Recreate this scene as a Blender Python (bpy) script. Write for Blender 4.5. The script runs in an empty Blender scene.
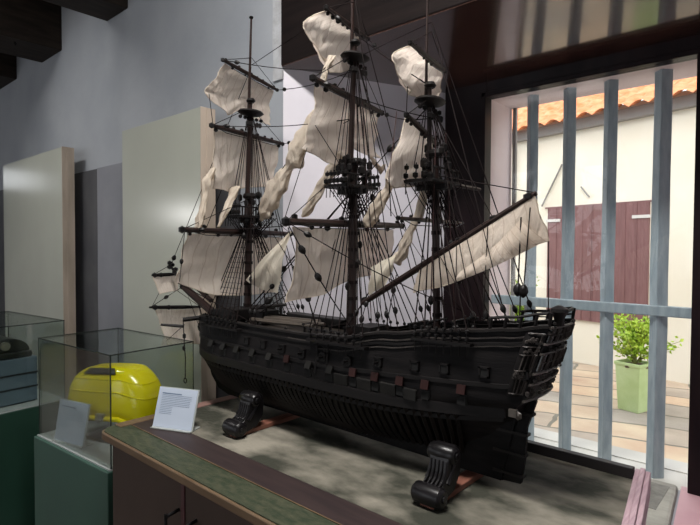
import bpy, math, random
from mathutils import Matrix, Vector
random.seed(7)
PI = math.pi
scene = bpy.context.scene
COL = scene.collection
R = math.radians

# ------------------------------------------------------------------ materials
MATS = {}
def mat(name, color, rough=.6, color2=None, nscale=8., stretch=(1, 1, 1), bump=0., bscale=None,
        spec=.5, metal=0., ramp=(.35, .65), detail=4.):
    m = bpy.data.materials.new(name); m.use_nodes = True
    nt = m.node_tree; N = nt.nodes; b = N['Principled BSDF']
    b.inputs['Roughness'].default_value = rough
    b.inputs['Metallic'].default_value = metal
    b.inputs['Specular IOR Level'].default_value = spec
    b.inputs['Base Color'].default_value = (*color, 1)
    tc = N.new('ShaderNodeTexCoord'); mp = N.new('ShaderNodeMapping')
    mp.inputs['Scale'].default_value = stretch
    nt.links.new(tc.outputs['Object'], mp.inputs['Vector'])
    if color2 is not None:
        n = N.new('ShaderNodeTexNoise'); n.inputs['Scale'].default_value = nscale; n.inputs['Detail'].default_value = detail
        r = N.new('ShaderNodeValToRGB')
        r.color_ramp.elements[0].position = ramp[0]; r.color_ramp.elements[1].position = ramp[1]
        r.color_ramp.elements[0].color = (*color, 1); r.color_ramp.elements[1].color = (*color2, 1)
        nt.links.new(mp.outputs['Vector'], n.inputs['Vector'])
        nt.links.new(n.outputs['Fac'], r.inputs['Fac'])
        nt.links.new(r.outputs['Color'], b.inputs['Base Color'])
    if bump:
        n2 = N.new('ShaderNodeTexNoise'); n2.inputs['Scale'].default_value = bscale or nscale * 3
        n2.inputs['Detail'].default_value = 4
        bp = N.new('ShaderNodeBump'); bp.inputs['Strength'].default_value = bump; bp.inputs['Distance'].default_value = .01
        nt.links.new(mp.outputs['Vector'], n2.inputs['Vector'])
        nt.links.new(n2.outputs['Fac'], bp.inputs['Height'])
        nt.links.new(bp.outputs['Normal'], b.inputs['Normal'])
    MATS[name] = m
    return m

def glass_mat(name, tint=(1, 1, 1), refl=.06, rough=.02):
    m = bpy.data.materials.new(name); m.use_nodes = True
    nt = m.node_tree; N = nt.nodes; N.clear()
    out = N.new('ShaderNodeOutputMaterial'); mix = N.new('ShaderNodeMixShader')
    t = N.new('ShaderNodeBsdfTransparent'); t.inputs['Color'].default_value = (*tint, 1)
    g = N.new('ShaderNodeBsdfGlossy'); g.inputs['Roughness'].default_value = rough
    fr = N.new('ShaderNodeLayerWeight'); fr.inputs['Blend'].default_value = .12
    ad = N.new('ShaderNodeMath'); ad.operation = 'ADD'; ad.inputs[1].default_value = refl; ad.use_clamp = True
    ml = N.new('ShaderNodeMath'); ml.operation = 'MULTIPLY'; ml.inputs[1].default_value = .5
    nt.links.new(fr.outputs['Fresnel'], ml.inputs[0]); nt.links.new(ml.outputs[0], ad.inputs[0])
    nt.links.new(ad.outputs[0], mix.inputs['Fac'])
    nt.links.new(t.outputs[0], mix.inputs[1]); nt.links.new(g.outputs[0], mix.inputs[2])
    nt.links.new(mix.outputs[0], out.inputs['Surface'])
    MATS[name] = m
    return m

def cloth_mat(name, color, color2, seams=7., trans=.4):
    m = bpy.data.materials.new(name); m.use_nodes = True
    nt = m.node_tree; N = nt.nodes; N.clear()
    out = N.new('ShaderNodeOutputMaterial'); mix = N.new('ShaderNodeMixShader'); mix.inputs['Fac'].default_value = trans
    d = N.new('ShaderNodeBsdfDiffuse'); t = N.new('ShaderNodeBsdfTranslucent')
    tc = N.new('ShaderNodeTexCoord')
    n = N.new('ShaderNodeTexNoise'); n.inputs['Scale'].default_value = 9; n.inputs['Detail'].default_value = 5
    r = N.new('ShaderNodeValToRGB')
    r.color_ramp.elements[0].position = .3; r.color_ramp.elements[1].position = .7
    r.color_ramp.elements[0].color = (*color, 1); r.color_ramp.elements[1].color = (*color2, 1)
    nt.links.new(tc.outputs['Object'], n.inputs['Vector']); nt.links.new(n.outputs['Fac'], r.inputs['Fac'])
    uvm = N.new('ShaderNodeMapping'); uvm.inputs['Scale'].default_value = (seams, 1, 1)
    sep = N.new('ShaderNodeSeparateXYZ'); fr = N.new('ShaderNodeMath'); fr.operation = 'FRACT'
    lt = N.new('ShaderNodeMath'); lt.operation = 'LESS_THAN'; lt.inputs[1].default_value = .09
    nt.links.new(tc.outputs['UV'], uvm.inputs['Vector']); nt.links.new(uvm.outputs['Vector'], sep.inputs[0])
    nt.links.new(sep.outputs['X'], fr.inputs[0]); nt.links.new(fr.outputs[0], lt.inputs[0])
    mc = N.new('ShaderNodeMixRGB'); mc.blend_type = 'MULTIPLY'; mc.inputs['Color2'].default_value = (.84, .80, .77, 1)
    nt.links.new(lt.outputs[0], mc.inputs['Fac']); nt.links.new(r.outputs['Color'], mc.inputs['Color1'])
    n2 = N.new('ShaderNodeTexNoise'); n2.inputs['Scale'].default_value = 11; n2.inputs['Detail'].default_value = 5
    n2.inputs['Distortion'].default_value = .8
    bp = N.new('ShaderNodeBump'); bp.inputs['Strength'].default_value = .75; bp.inputs['Distance'].default_value = .025
    mps = N.new('ShaderNodeMapping'); mps.inputs['Scale'].default_value = (2.2, 2.2, .8); mps.inputs['Rotation'].default_value = (.3, .5, 0)
    nt.links.new(tc.outputs['Object'], mps.inputs['Vector']); nt.links.new(mps.outputs['Vector'], n2.inputs['Vector']); nt.links.new(n2.outputs['Fac'], bp.inputs['Height'])
    for s in (d, t):
        nt.links.new(mc.outputs[0], s.inputs['Color']); nt.links.new(bp.outputs['Normal'], s.inputs['Normal'])
    nt.links.new(d.outputs[0], mix.inputs[1]); nt.links.new(t.outputs[0], mix.inputs[2])
    nt.links.new(mix.outputs[0], out.inputs['Surface'])
    MATS[name] = m
    return m

# ------------------------------------------------------------------ mesh helper
class MB:
    def __init__(self): self.v = []; self.f = []; self.uv = {}
    def quad_grid(self, fn, nu, nv, uv=True, flip=False):
        o = len(self.v)
        for j in range(nv + 1):
            for i in range(nu + 1):
                self.v.append(tuple(fn(i / nu, j / nv)))
                if uv: self.uv[len(self.v) - 1] = (i / nu, j / nv)
        for j in range(nv):
            for i in range(nu):
                a = o + j * (nu + 1) + i
                q = (a, a + 1, a + nu + 2, a + nu + 1)
                self.f.append(q[::-1] if flip else q)
        return self
    def box(self, c, s, rot=None):
        o = len(self.v); M = rot or Matrix.Identity(3); c = Vector(c)
        for z in (-.5, .5):
            for y in (-.5, .5):
                for x in (-.5, .5):
                    self.v.append(tuple(c + M @ Vector((x * s[0], y * s[1], z * s[2]))))
        for q in ((0, 2, 3, 1), (4, 5, 7, 6), (0, 1, 5, 4), (2, 6, 7, 3), (0, 4, 6, 2), (1, 3, 7, 5)):
            self.f.append(tuple(o + k for k in q))
        return self
    def bb(self, x0, x1, y0, y1, z0, z1):
        return self.box(((x0 + x1) / 2, (y0 + y1) / 2, (z0 + z1) / 2), (abs(x1 - x0), abs(y1 - y0), abs(z1 - z0)))
    def hexa(self, p):           # 8 points: 4 bottom ring, 4 top ring
        o = len(self.v); self.v += [tuple(q) for q in p]
        for q in ((3, 2, 1, 0), (4, 5, 6, 7), (0, 1, 5, 4), (1, 2, 6, 5), (2, 3, 7, 6), (3, 0, 4, 7)):
            self.f.append(tuple(o + k for k in q))
        return self
    def prism(self, poly, fn, a, b):   # poly of 2D points, fn(u,v,w)->xyz
        o = len(self.v); n = len(poly)
        for w in (a, b):
            for (u, v) in poly: self.v.append(tuple(fn(u, v, w)))
        self.f.append(tuple(o + i for i in range(n))[::-1]); self.f.append(tuple(o + n + i for i in range(n)))
        for i in range(n):
            j = (i + 1) % n
            self.f.append((o + i, o + j, o + n + j, o + n + i))
        return self
    def tube(self, pts, r, n=6, flat=None):
        pts = [Vector(p) for p in pts]; rs = r if isinstance(r, (list, tuple)) else [r] * len(pts)
        o = len(self.v); prev = None
        for k, p in enumerate(pts):
            d = (pts[min(k + 1, len(pts) - 1)] - pts[max(k - 1, 0)])
            if d.length < 1e-9: d = Vector((0, 0, 1))
            d.normalize()
            if prev is None:
                a = d.cross(Vector((0, 0, 1)))
                if a.length < 1e-3: a = d.cross(Vector((0, 1, 0)))
            else:
                a = prev - d * prev.dot(d)
                if a.length < 1e-4: a = d.cross(Vector((0, 0, 1)))
            a.normalize(); prev = a; b = d.cross(a)
            f1, f2 = flat[k] if flat else (1, 1)
            for i in range(n):
                t = 2 * PI * i / n
                self.v.append(tuple(p + a * (math.cos(t) * rs[k] * f1) + b * (math.sin(t) * rs[k] * f2)))
        for k in range(len(pts) - 1):
            for i in range(n):
                j = (i + 1) % n
                self.f.append((o + k * n + i, o + k * n + j, o + (k + 1) * n + j, o + (k + 1) * n + i))
        self.f.append(tuple(o + i for i in range(n))[::-1])
        self.f.append(tuple(o + (len(pts) - 1) * n + i for i in range(n)))
        return self
    def ball(self, c, r, n=8, s=(1, 1, 1)):
        m = max(3, n // 2); pts = []
        o = len(self.v)
        for j in range(1, m):
            th = PI * j / m
            for i in range(n):
                t = 2 * PI * i / n
                self.v.append((c[0] + r * s[0] * math.sin(th) * math.cos(t), c[1] + r * s[1] * math.sin(th) * math.sin(t), c[2] + r * s[2] * math.cos(th)))
        top = len(self.v); self.v.append((c[0], c[1], c[2] + r * s[2])); self.v.append((c[0], c[1], c[2] - r * s[2]))
        for j in range(m - 2):
            for i in range(n):
                k = (i + 1) % n
                self.f.append((o + j * n + i, o + (j + 1) * n + i, o + (j + 1) * n + k, o + j * n + k))
        for i in range(n):
            k = (i + 1) % n
            self.f.append((top, o + i, o + k)); self.f.append((top + 1, o + (m - 2) * n + k, o + (m - 2) * n + i))
        return self
    def lathe(self, c, prof, n=16, s=(1, 1)):    # prof: (r, z)
        o = len(self.v)
        for (r, z) in prof:
            for i in range(n):
                t = 2 * PI * i / n
                self.v.append((c[0] + s[0] * r * math.cos(t), c[1] + s[1] * r * math.sin(t), c[2] + z))
        for k in range(len(prof) - 1):
            for i in range(n):
                j = (i + 1) % n
                self.f.append((o + k * n + i, o + k * n + j, o + (k + 1) * n + j, o + (k + 1) * n + i))
        self.f.append(tuple(o + i for i in range(n))[::-1]); self.f.append(tuple(o + (len(prof) - 1) * n + i for i in range(n)))
        return self
    def build(self, name, material, parent=None, local=False, bevel=0., smooth=40., solid=0., sub=0):
        off = Vector((0, 0, 0))
        if parent is not None and not local:
            p = parent
            while p is not None: off += p.location; p = p.parent
        me = bpy.data.meshes.new(name)
        me.from_pydata([tuple(Vector(v) - off) for v in self.v], [], self.f)
        if self.uv:
            ul = me.uv_layers.new(name='UVMap')
            for lp in me.loops: ul.data[lp.index].uv = self.uv.get(lp.vertex_index, (0.5, 0))
        me.materials.append(MATS[material] if isinstance(material, str) else material)
        me.update()
        if smooth:
            me.polygons.foreach_set('use_smooth', [True] * len(me.polygons))
            try: me.set_sharp_from_angle(angle=R(smooth))
            except Exception: pass
        o = bpy.data.objects.new(name, me); COL.objects.link(o)
        if parent is not None: o.parent = parent
        if solid:
            md = o.modifiers.new('Solidify', 'SOLIDIFY'); md.thickness = solid; md.offset = 0
        if bevel:
            md = o.modifiers.new('Bevel', 'BEVEL'); md.width = bevel; md.segments = 2; md.limit_method = 'ANGLE'; md.angle_limit = R(40)
        if sub:
            md = o.modifiers.new('Subsurf', 'SUBSURF'); md.levels = sub; md.render_levels = sub
        return o

def tag(o, label, cat, group=None):
    o['label'] = label; o['category'] = cat
    if group: o['group'] = group
    return o
def thing(name, label, cat, loc, rz=0., group=None):
    o = bpy.data.objects.new(name, None); COL.objects.link(o)
    o.location = loc; o.rotation_euler = (0, 0, rz); o.empty_display_size = .1
    return tag(o, label, cat, group)
def struct(name, mb, m, **kw):
    o = mb.build(name, m, **kw); o['kind'] = 'structure'; return o
def lerp(a, b, t): return a + (b - a) * t
def vl(a, b, t): return Vector(a).lerp(Vector(b), t)
def interp(x, tab):
    if x <= tab[0][0]: return tab[0][1]
    for (x0, y0), (x1, y1) in zip(tab, tab[1:]):
        if x <= x1: return y0 + (y1 - y0) * (x - x0) / (x1 - x0)
    return tab[-1][1]
def smooth_interp(x, tab):
    if x <= tab[0][0]: return tab[0][1]
    for (x0, y0), (x1, y1) in zip(tab, tab[1:]):
        if x <= x1:
            t = (x - x0) / (x1 - x0); t = t * t * (3 - 2 * t); return y0 + (y1 - y0) * t
    return tab[-1][1]

# colours -----------------------------------------------------------
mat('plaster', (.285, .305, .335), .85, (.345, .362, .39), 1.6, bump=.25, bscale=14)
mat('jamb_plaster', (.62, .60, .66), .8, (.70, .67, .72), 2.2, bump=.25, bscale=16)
mat('rough_plaster', (.44, .45, .47), .9, (.34, .34, .35), 14, bump=.6, bscale=30)
mat('dark_board', (.055, .055, .062), .6, (.075, .075, .08), 5)
mat('grey_board', (.20, .205, .23), .6, (.23, .235, .26), 4)
mat('cream_panel', (.41, .42, .365), .2, (.45, .46, .40), 1.5, spec=.5, bump=.02, bscale=5)
mat('panel_edge', (.36, .30, .24), .55, (.46, .38, .31), 6, (2, 2, .4))
mat('beam_wood', (.018, .014, .012), .6, (.035, .026, .02), 6, (4, .6, 4), bump=.2, spec=.15)
mat('ceiling_wood', (.012, .010, .009), .8, (.02, .016, .014), 5)
mat('lintel_wood', (.0075, .0055, .0055), .6, (.013, .009, .0085), 5, (.5, 5, 5), bump=.1, spec=.08)
mat('soffit_varnish', (.035, .016, .013), .16, (.075, .036, .027), 1.6, (.35, 2.2, 2), spec=1., bump=.10, bscale=7)
MATS['soffit_varnish'].node_tree.nodes['Principled BSDF'].inputs['Coat Weight'].default_value = 1.
MATS['soffit_varnish'].node_tree.nodes['Principled BSDF'].inputs['Coat IOR'].default_value = 1.95
MATS['soffit_varnish'].node_tree.nodes['Principled BSDF'].inputs['Coat Roughness'].default_value = .10
mat('frame_wood', (.009, .0055, .007), .33, (.016, .009, .010), 6, (3, 3, .5), spec=.12)
mat('floor_tile', (.09, .06, .05), .45, (.13, .09, .07), 3)
mat('reveal_paint', (.68, .56, .57), .8, (.74, .63, .63), 4)
mat('white_paint', (.52, .50, .46), .8, (.62, .60, .56), 3)
mat('bar_paint', (.27, .33, .38), .5, (.36, .42, .47), 14, (3, 3, .7), bump=.3, bscale=25)
mat('concrete', (.30, .29, .26), .9, (.43, .42, .37), 9, bump=.5, bscale=30)
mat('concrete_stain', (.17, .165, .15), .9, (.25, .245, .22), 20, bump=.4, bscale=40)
mat('pink_paint', (.56, .33, .37), .6, (.64, .41, .45), 4, (1, 1, 1), bump=.1)
mat('pink_trim', (.40, .26, .30), .55, (.54, .38, .42), 18, (6, .5, 6), bump=.25)
# cabinet
mat('cabinet_face', (.060, .041, .033), .55, (.073, .051, .041), 3, spec=.25)
mat('cabinet_groove', (.06, .018, .022), .5, (.075, .024, .028), 5)
mat('handle_iron', (.012, .012, .013), .35, metal=.6)
mat('edge_wood', (.105, .064, .034), .5, (.155, .10, .055), 8, (.6, 5, 5))
mat('green_strip', (.022, .034, .016), .6, (.060, .064, .036), 26, (1, 3, 1), bump=.2)
mat('maroon_strip', (.024, .014, .015), .55, (.038, .023, .022), 9, (.5, 6, 1))
mat('old_felt', (.034, .035, .024), .9, (.29, .265, .215), 4.2, (1, 1.5, 1), bump=.35, bscale=40, ramp=(.41, .66), detail=9)
mat('batten', (.008, .006, .006), .5, (.015, .011, .011), 6)
mat('red_plank', (.24, .12, .10), .6, (.30, .17, .145), 5)
# ship
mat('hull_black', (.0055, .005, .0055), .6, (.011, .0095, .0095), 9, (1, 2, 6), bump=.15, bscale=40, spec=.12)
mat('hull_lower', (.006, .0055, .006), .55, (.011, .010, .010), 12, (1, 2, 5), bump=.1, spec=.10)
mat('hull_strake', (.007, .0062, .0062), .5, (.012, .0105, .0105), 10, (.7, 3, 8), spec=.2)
mat('rib_wood', (.011, .0095, .009), .5, (.018, .015, .014), 14, spec=.2)
mat('port_red', (.020, .008, .0072), .55, (.032, .0125, .0115), 18, spec=.15)
mat('port_grey', (.010, .0095, .009), .55, (.018, .017, .0155), 12, spec=.2)
mat('port_hole', (.002, .002, .002), .9)
mat('carving', (.020, .017, .0155), .45, (.060, .051, .046), 40, spec=.3)
mat('bright_moulding', (.05, .042, .037), .42, (.09, .078, .068), 20, spec=.4)
mat('pane_dark', (.004, .004, .005), .1)
mat('mast_wood', (.018, .0095, .008), .42, (.026, .013, .011), 10, (5, 5, .5), spec=.3)
mat('yard_wood', (.020, .011, .010), .45, (.026, .0145, .012), 10, (4, 1, 4), spec=.3)
mat('top_wood', (.006, .005, .005), .5, (.010, .0085, .0085), 12, spec=.2)
mat('rope', (.009, .0065, .0065), .8, (.015, .010, .010), 40, spec=.1)
mat('rope_red', (.060, .022, .020), .8, (.045, .018, .018), 40)
mat('block_wood', (.006, .005, .005), .45, spec=.25)
mat('deck_wood', (.026, .021, .017), .65, (.038, .031, .025), 10, (.6, 8, 1), spec=.2)
mat('spar_brown', (.050, .040, .032), .55, (.075, .060, .048), 10, (1, 5, 5))
mat('scroll_black', (.005, .0045, .005), .33, (.008, .007, .008), 14, spec=.35)
mat('cradle_red', (.17, .066, .045), .5, (.24, .10, .068), 8, (6, .7, 6))
cloth_mat('sail_cloth', (.80, .70, .62), (.88, .79, .71), 9., .52)
cloth_mat('sail_cream', (.72, .66, .55), (.81, .755, .64), 5., .45)
cloth_mat('sail_roll', (.76, .69, .59), (.84, .78, .69), .01, .4)
cloth_mat('sail_patch', (.68, .585, .49), (.76, .67, .58), 12., .45)
# cases
glass_mat('case_glass', (.93, .96, .945), .035)
glass_mat('window_glass', (.98, .99, .985), .02)
mat('glass_edge', (.012, .018, .016), .25)
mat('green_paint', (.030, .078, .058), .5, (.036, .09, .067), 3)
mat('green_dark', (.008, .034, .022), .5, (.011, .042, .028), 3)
mat('case_base', (.30, .32, .32), .5, (.35, .37, .37), 3)
mat('yellow_plastic', (.60, .49, .004), .22, (.66, .55, .008), 4, spec=.6)
mat('black_rubber', (.02, .018, .012), .6)
mat('latch_metal', (.32, .31, .27), .35, metal=.8)
mat('clear_bracket', (.55, .58, .55), .2)
mat('card_white', (.46, .52, .62), .55, (.49, .55, .65), 6)
mat('card_ink', (.12, .17, .26), .8)
mat('acrylic', (.36, .38, .36), .2)
mat('blue_grey_metal', (.075, .105, .135), .45, (.09, .122, .152), 5)
mat('seam_dark', (.012, .014, .018), .6)
mat('black_metal', (.008, .009, .009), .35, (.014, .015, .015), 20)
# outside
mat('outer_wall', (.78, .72, .60), .9, (.84, .79, .69), 1.2)
mat('shutter_wood', (.17, .080, .080), .6, (.215, .105, .105), 6, (6, 6, .5))
mat('terracotta', (.66, .20, .07), .8, (.82, .36, .18), 7, bump=.2)
mat('iron_grey', (.22, .21, .20), .6)
mat('hinge_white', (.62, .60, .58), .5)
mat('planter_green', (.46, .60, .27), .6, (.56, .70, .37), 5, bump=.1)
mat('soil', (.10, .07, .045), .95, (.16, .12, .08), 30)
mat('leaf', (.30, .50, .035), .5, (.56, .70, .08), 9)
mat('leaf_deep', (.20, .36, .03), .5, (.38, .52, .06), 9)
mat('stem', (.22, .24, .07), .7)
mat('kerb', (.55, .53, .48), .85, (.66, .63, .58), 6)

def paver_mat():
    m = bpy.data.materials.new('pavers'); m.use_nodes = True; nt = m.node_tree; N = nt.nodes
    b = N['Principled BSDF']; b.inputs['Roughness'].default_value = .8
    tc = N.new('ShaderNodeTexCoord'); mp = N.new('ShaderNodeMapping'); mp.inputs['Rotation'].default_value = (0, 0, R(-14))
    br = N.new('ShaderNodeTexBrick'); br.inputs['Scale'].default_value = 1.0
    br.inputs['Brick Width'].default_value = .85; br.inputs['Row Height'].default_value = .42; br.inputs['Mortar Size'].default_value = .018
    br.inputs['Color1'].default_value = (.66, .49, .34, 1); br.inputs['Color2'].default_value = (.38, .34, .30, 1); br.inputs['Mortar'].default_value = (.22, .20, .16, 1)
    n = N.new('ShaderNodeTexNoise'); n.inputs['Scale'].default_value = 2.2; n.inputs['Detail'].default_value = 6
    nd = N.new('ShaderNodeTexNoise'); nd.inputs['Scale'].default_value = 1.6
    va = N.new('ShaderNodeVectorMath'); va.operation = 'SCALE'; va.inputs['Scale'].default_value = .22
    vb = N.new('ShaderNodeVectorMath'); vb.operation = 'ADD'
    nt.links.new(tc.outputs['Object'], nd.inputs['Vector']); nt.links.new(nd.outputs['Color'], va.inputs[0])
    nt.links.new(tc.outputs['Object'], vb.inputs[0]); nt.links.new(va.outputs[0], vb.inputs[1])
    nt.links.new(vb.outputs[0], mp.inputs['Vector']); nt.links.new(mp.outputs[0], br.inputs['Vector'])
    nt.links.new(tc.outputs['Object'], n.inputs['Vector'])
    mx = N.new('ShaderNodeMixRGB'); mx.blend_type = 'OVERLAY'; mx.inputs['Fac'].default_value = .55
    nt.links.new(br.outputs['Color'], mx.inputs['Color1']); nt.links.new(n.outputs['Fac'], mx.inputs['Color2'])
    nt.links.new(mx.outputs[0], b.inputs['Base Color'])
    MATS['pavers'] = m
paver_mat()

# ================================================================== ROOM
ZC = 3.8
struct('floor', MB().bb(-9, 2.6, -3.6, 1.9, -.1, 0), 'floor_tile', smooth=0)
struct('ceiling', MB().bb(-9.2, 2.8, -3.8, 3.0, ZC, ZC + .15), 'ceiling_wood', smooth=0)
wb = MB()
wb.bb(-9, -2.035, 1.78, 2.9, 0, ZC)                                   # left of the recess
wb.bb(-2.035, .25, 1.78, 2.9, 3.25, ZC)                               # above
wb.bb(-2.035, .25, 1.78, 2.5, 0, .60)                                 # below the ledge
wb.bb(.25, 2.6, 1.78, 2.9, 0, ZC)
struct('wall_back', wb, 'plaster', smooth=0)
wl = MB()                                                             # left wall with two openings added for highlights on the display boards
for (y0, y1, z0, z1) in ((-3.6, -2.9, 0, ZC), (-2.9, -1.9, 0, 1.95), (-2.9, -1.9, 2.45, ZC), (-1.9, .25, 0, ZC), (.25, .95, 0, 2.45), (.25, .95, 2.75, ZC), (.95, 1.9, 0, ZC)):
    wl.bb(-9.2, -9, y0, y1, z0, z1)
struct('wall_left', wl, 'plaster', smooth=0)
struct('wall_right', MB().bb(2.6, 2.8, -3.6, 1.9, 0, ZC), 'plaster', smooth=0)
wf = MB()                                                             # front wall with three daylight openings
ops = [(-7.6, -6.0), (-4.0, -2.4), (-.4, 1.2)]
xs = -9
for (a, b_) in ops:
    wf.bb(xs, a, -3.8, -3.6, 0, ZC); wf.bb(a, b_, -3.8, -3.6, 0, .6); wf.bb(a, b_, -3.8, -3.6, 2.9, ZC); xs = b_
wf.bb(xs, 2.6, -3.8, -3.6, 0, ZC)
struct('wall_front', wf, 'plaster', smooth=0)
# left jamb of the recess (splayed) and right jamb
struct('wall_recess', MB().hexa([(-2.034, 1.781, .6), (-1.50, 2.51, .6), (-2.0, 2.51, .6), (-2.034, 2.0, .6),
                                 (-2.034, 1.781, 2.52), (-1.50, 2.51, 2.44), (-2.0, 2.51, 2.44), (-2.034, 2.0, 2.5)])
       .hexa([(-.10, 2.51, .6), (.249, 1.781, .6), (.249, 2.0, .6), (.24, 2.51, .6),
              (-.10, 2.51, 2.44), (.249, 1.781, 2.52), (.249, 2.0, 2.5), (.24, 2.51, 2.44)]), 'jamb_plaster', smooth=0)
# dark lintel face and the varnished boards over the recess
struct('trim_1', MB().bb(-2.035, 1.4, 1.765, 1.90, 2.503, 3.25), 'lintel_wood', smooth=0, bevel=.006)
struct('trim_2', MB().hexa([(-2.03, 1.768, 2.4995), (-2.03, 2.52, 2.425), (.25, 2.52, 2.425), (.25, 1.768, 2.4995),
                            (-2.03, 1.768, 2.503), (-2.03, 2.52, 2.60), (.25, 2.52, 2.60), (.25, 1.768, 2.503)]), 'soffit_varnish', smooth=0)
rp = MB()
for k in range(15):                                                   # broken plaster edge round the lintel
    z = 2.44 + k * .055
    rp.box((-2.066 + random.uniform(-.004, .004), 1.777, z + .027), (.070, .012 + random.uniform(0, .004), .0552))
struct('trim_3', rp, 'rough_plaster', smooth=0)
# painted boards standing along the wall between the display boards
struct('trim_4', MB().bb(-8.9, -4.172, 1.755, 1.78, 0, 2.19), 'dark_board', smooth=0)
struct('trim_5', MB().bb(-4.172, -3.05, 1.757, 1.78, 0, 2.195), 'grey_board', smooth=0)
struct('trim_6', MB().bb(-3.05, -2.39, 1.755, 1.78, 0, 2.19), 'dark_board', smooth=0)
# outer wall with the window opening
ow = MB()
ow.bb(-2.2, -1.262, 2.512, 2.76, 0, 3.3); ow.bb(-.34, .5, 2.512, 2.76, 0, 3.3)
ow.bb(-1.262, -.34, 2.512, 2.76, 2.352, 3.3)
struct('wall_outer', ow, 'reveal_paint', smooth=0)
struct('trim_7', MB().bb(-1.262, -.34, 2.50, 2.80, .3, .60).bb(-1.30, -.30, 2.70, 2.83, .55, .605), 'white_paint', smooth=0)
# sill ledge: worn concrete, pink plaster to the right
struct('trim_8', MB().hexa([(-1.75, 1.80, .58), (-.335, 1.80, .58), (-.40, 2.50, .58), (-1.49, 2.50, .58),
                            (-1.75, 1.80, .622), (-.335, 1.80, .622), (-.405, 2.50, .622), (-1.49, 2.50, .622)]), 'concrete', smooth=0, bevel=.012)
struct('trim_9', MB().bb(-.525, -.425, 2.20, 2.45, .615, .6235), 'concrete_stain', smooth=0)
struct('trim_10', MB().hexa([(-.325, 1.80, .57), (.24, 1.80, .57), (-.10, 2.52, .57), (-.395, 2.52, .57),
                             (-.325, 1.80, .612), (.24, 1.80, .612), (-.10, 2.52, .612), (-.395, 2.52, .612)]), 'pink_paint', smooth=0)
# window: dark frame, blue-grey bars, rail, pane
win = MB().bb(-1.504, -1.262, 2.46, 2.515, .60, 2.44).bb(-1.262, -.10, 2.46, 2.515, 2.352, 2.44).bb(-.366, -.10, 2.46, 2.515, .612, 2.352) \
    .bb(-1.285, -1.262, 2.445, 2.47, .60, 2.375).bb(-1.285, -.34, 2.445, 2.47, 2.352, 2.375)
window = struct('window_1', win, 'frame_wood', smooth=0, bevel=.003)
for x, w in ((-1.073, .050), (-.893, .052), (-.713, .052), (-.505, .060)):
    b = MB().tube([(x + random.uniform(-.002, .002), 2.585, .59 + 1.765 * k / 8) for k in range(9)],
                  [w * .60 * random.uniform(.98, 1.02) for _ in range(9)], 4)
    for i, v in enumerate(b.v): pass
    b.build('bar', 'bar_paint', window, smooth=20, bevel=.003)
MB().bb(-1.262, -.34, 2.535, 2.56, 1.305, 1.35).build('rail', 'bar_paint', window, smooth=0, bevel=.004)
MB().bb(-1.262, -.366, 2.480, 2.484, .612, 2.352).build('pane', 'window_glass', window, smooth=0)
MB().bb(-1.25, -1.232, 2.74, 2.76, .6, 2.35).build('outer_stop', 'iron_grey', window, smooth=0)

# ceiling beams
for (x0, x1, lab) in ((-4.03, -3.69, 'dark timber ceiling beam nearest the window, rightmost at the top left corner'),
                      (-5.385, -4.906, 'dark timber ceiling beam in the middle of the three at top left'),
                      (-6.65, -6.09, 'dark timber ceiling beam farthest away, at the left edge of the picture')):
    o = thing('ceiling_beam', lab, 'beam', ((x0 + x1) / 2, 1.2, 3.28), 0, 'ceiling beams')
    MB().bb(x0, x1, -3.6, 1.785, 3.28, 3.81).build('timber', 'beam_wood', o, smooth=0, bevel=.012)
    MB().tube([(x1 - .09, 1.45, 3.285), (x1 - .09, 1.45, 3.262), (x1 - .075, 1.45, 3.25), (x1 - .06, 1.45, 3.262)], .005, 6).build('hook', 'handle_iron', o)

# ================================================================== DISPLAY BOARDS
def board(x0, x1, ztop, label):
    o = thing('display_board', label, 'board', ((x0 + x1) / 2, 1.645, 0), 0, 'cream display boards by the wall')
    MB().bb(x0, x1 - .004, 1.600, 1.64, 0.0, ztop).build('front_panel', 'cream_panel', o, smooth=0, bevel=.002)
    MB().bb(x0 + .01, x1 - .008, 1.64, 1.688, 0.0, ztop - .004).build('backing', 'panel_edge', o, smooth=0)
    MB().bb(x1 - .004, x1, 1.598, 1.69, 0.0, ztop + .002).bb(x1 - .006, x1 + .004, 1.632, 1.646, 0, ztop).build('edge_strip', 'panel_edge', o, smooth=0)
    return o
board(-3.414, -2.493, 2.345, 'cream display board behind the ship bow, directly left of the foremast sails')
board(-5.911, -4.430, 2.37, 'cream display board farther left, behind the two glass cases')

# ================================================================== COUNTER CABINET
cab = thing('cabinet', 'long low maroon cabinet with green edged top carrying the black ship', 'cabinet', (-1.1, 1.3, 0))
MB().bb(-1.975, -.42, .885, 1.70, .04, .868).build('body', 'cabinet_face', cab, smooth=0, bevel=.003)
MB().bb(-1.965, -.41, .885, 1.705, .852, .874).build('top_rail', 'batten', cab, smooth=0)
MB().bb(-1.94, -.44, .91, 1.68, 0, .05).build('plinth', 'batten', cab, smooth=0)
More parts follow.
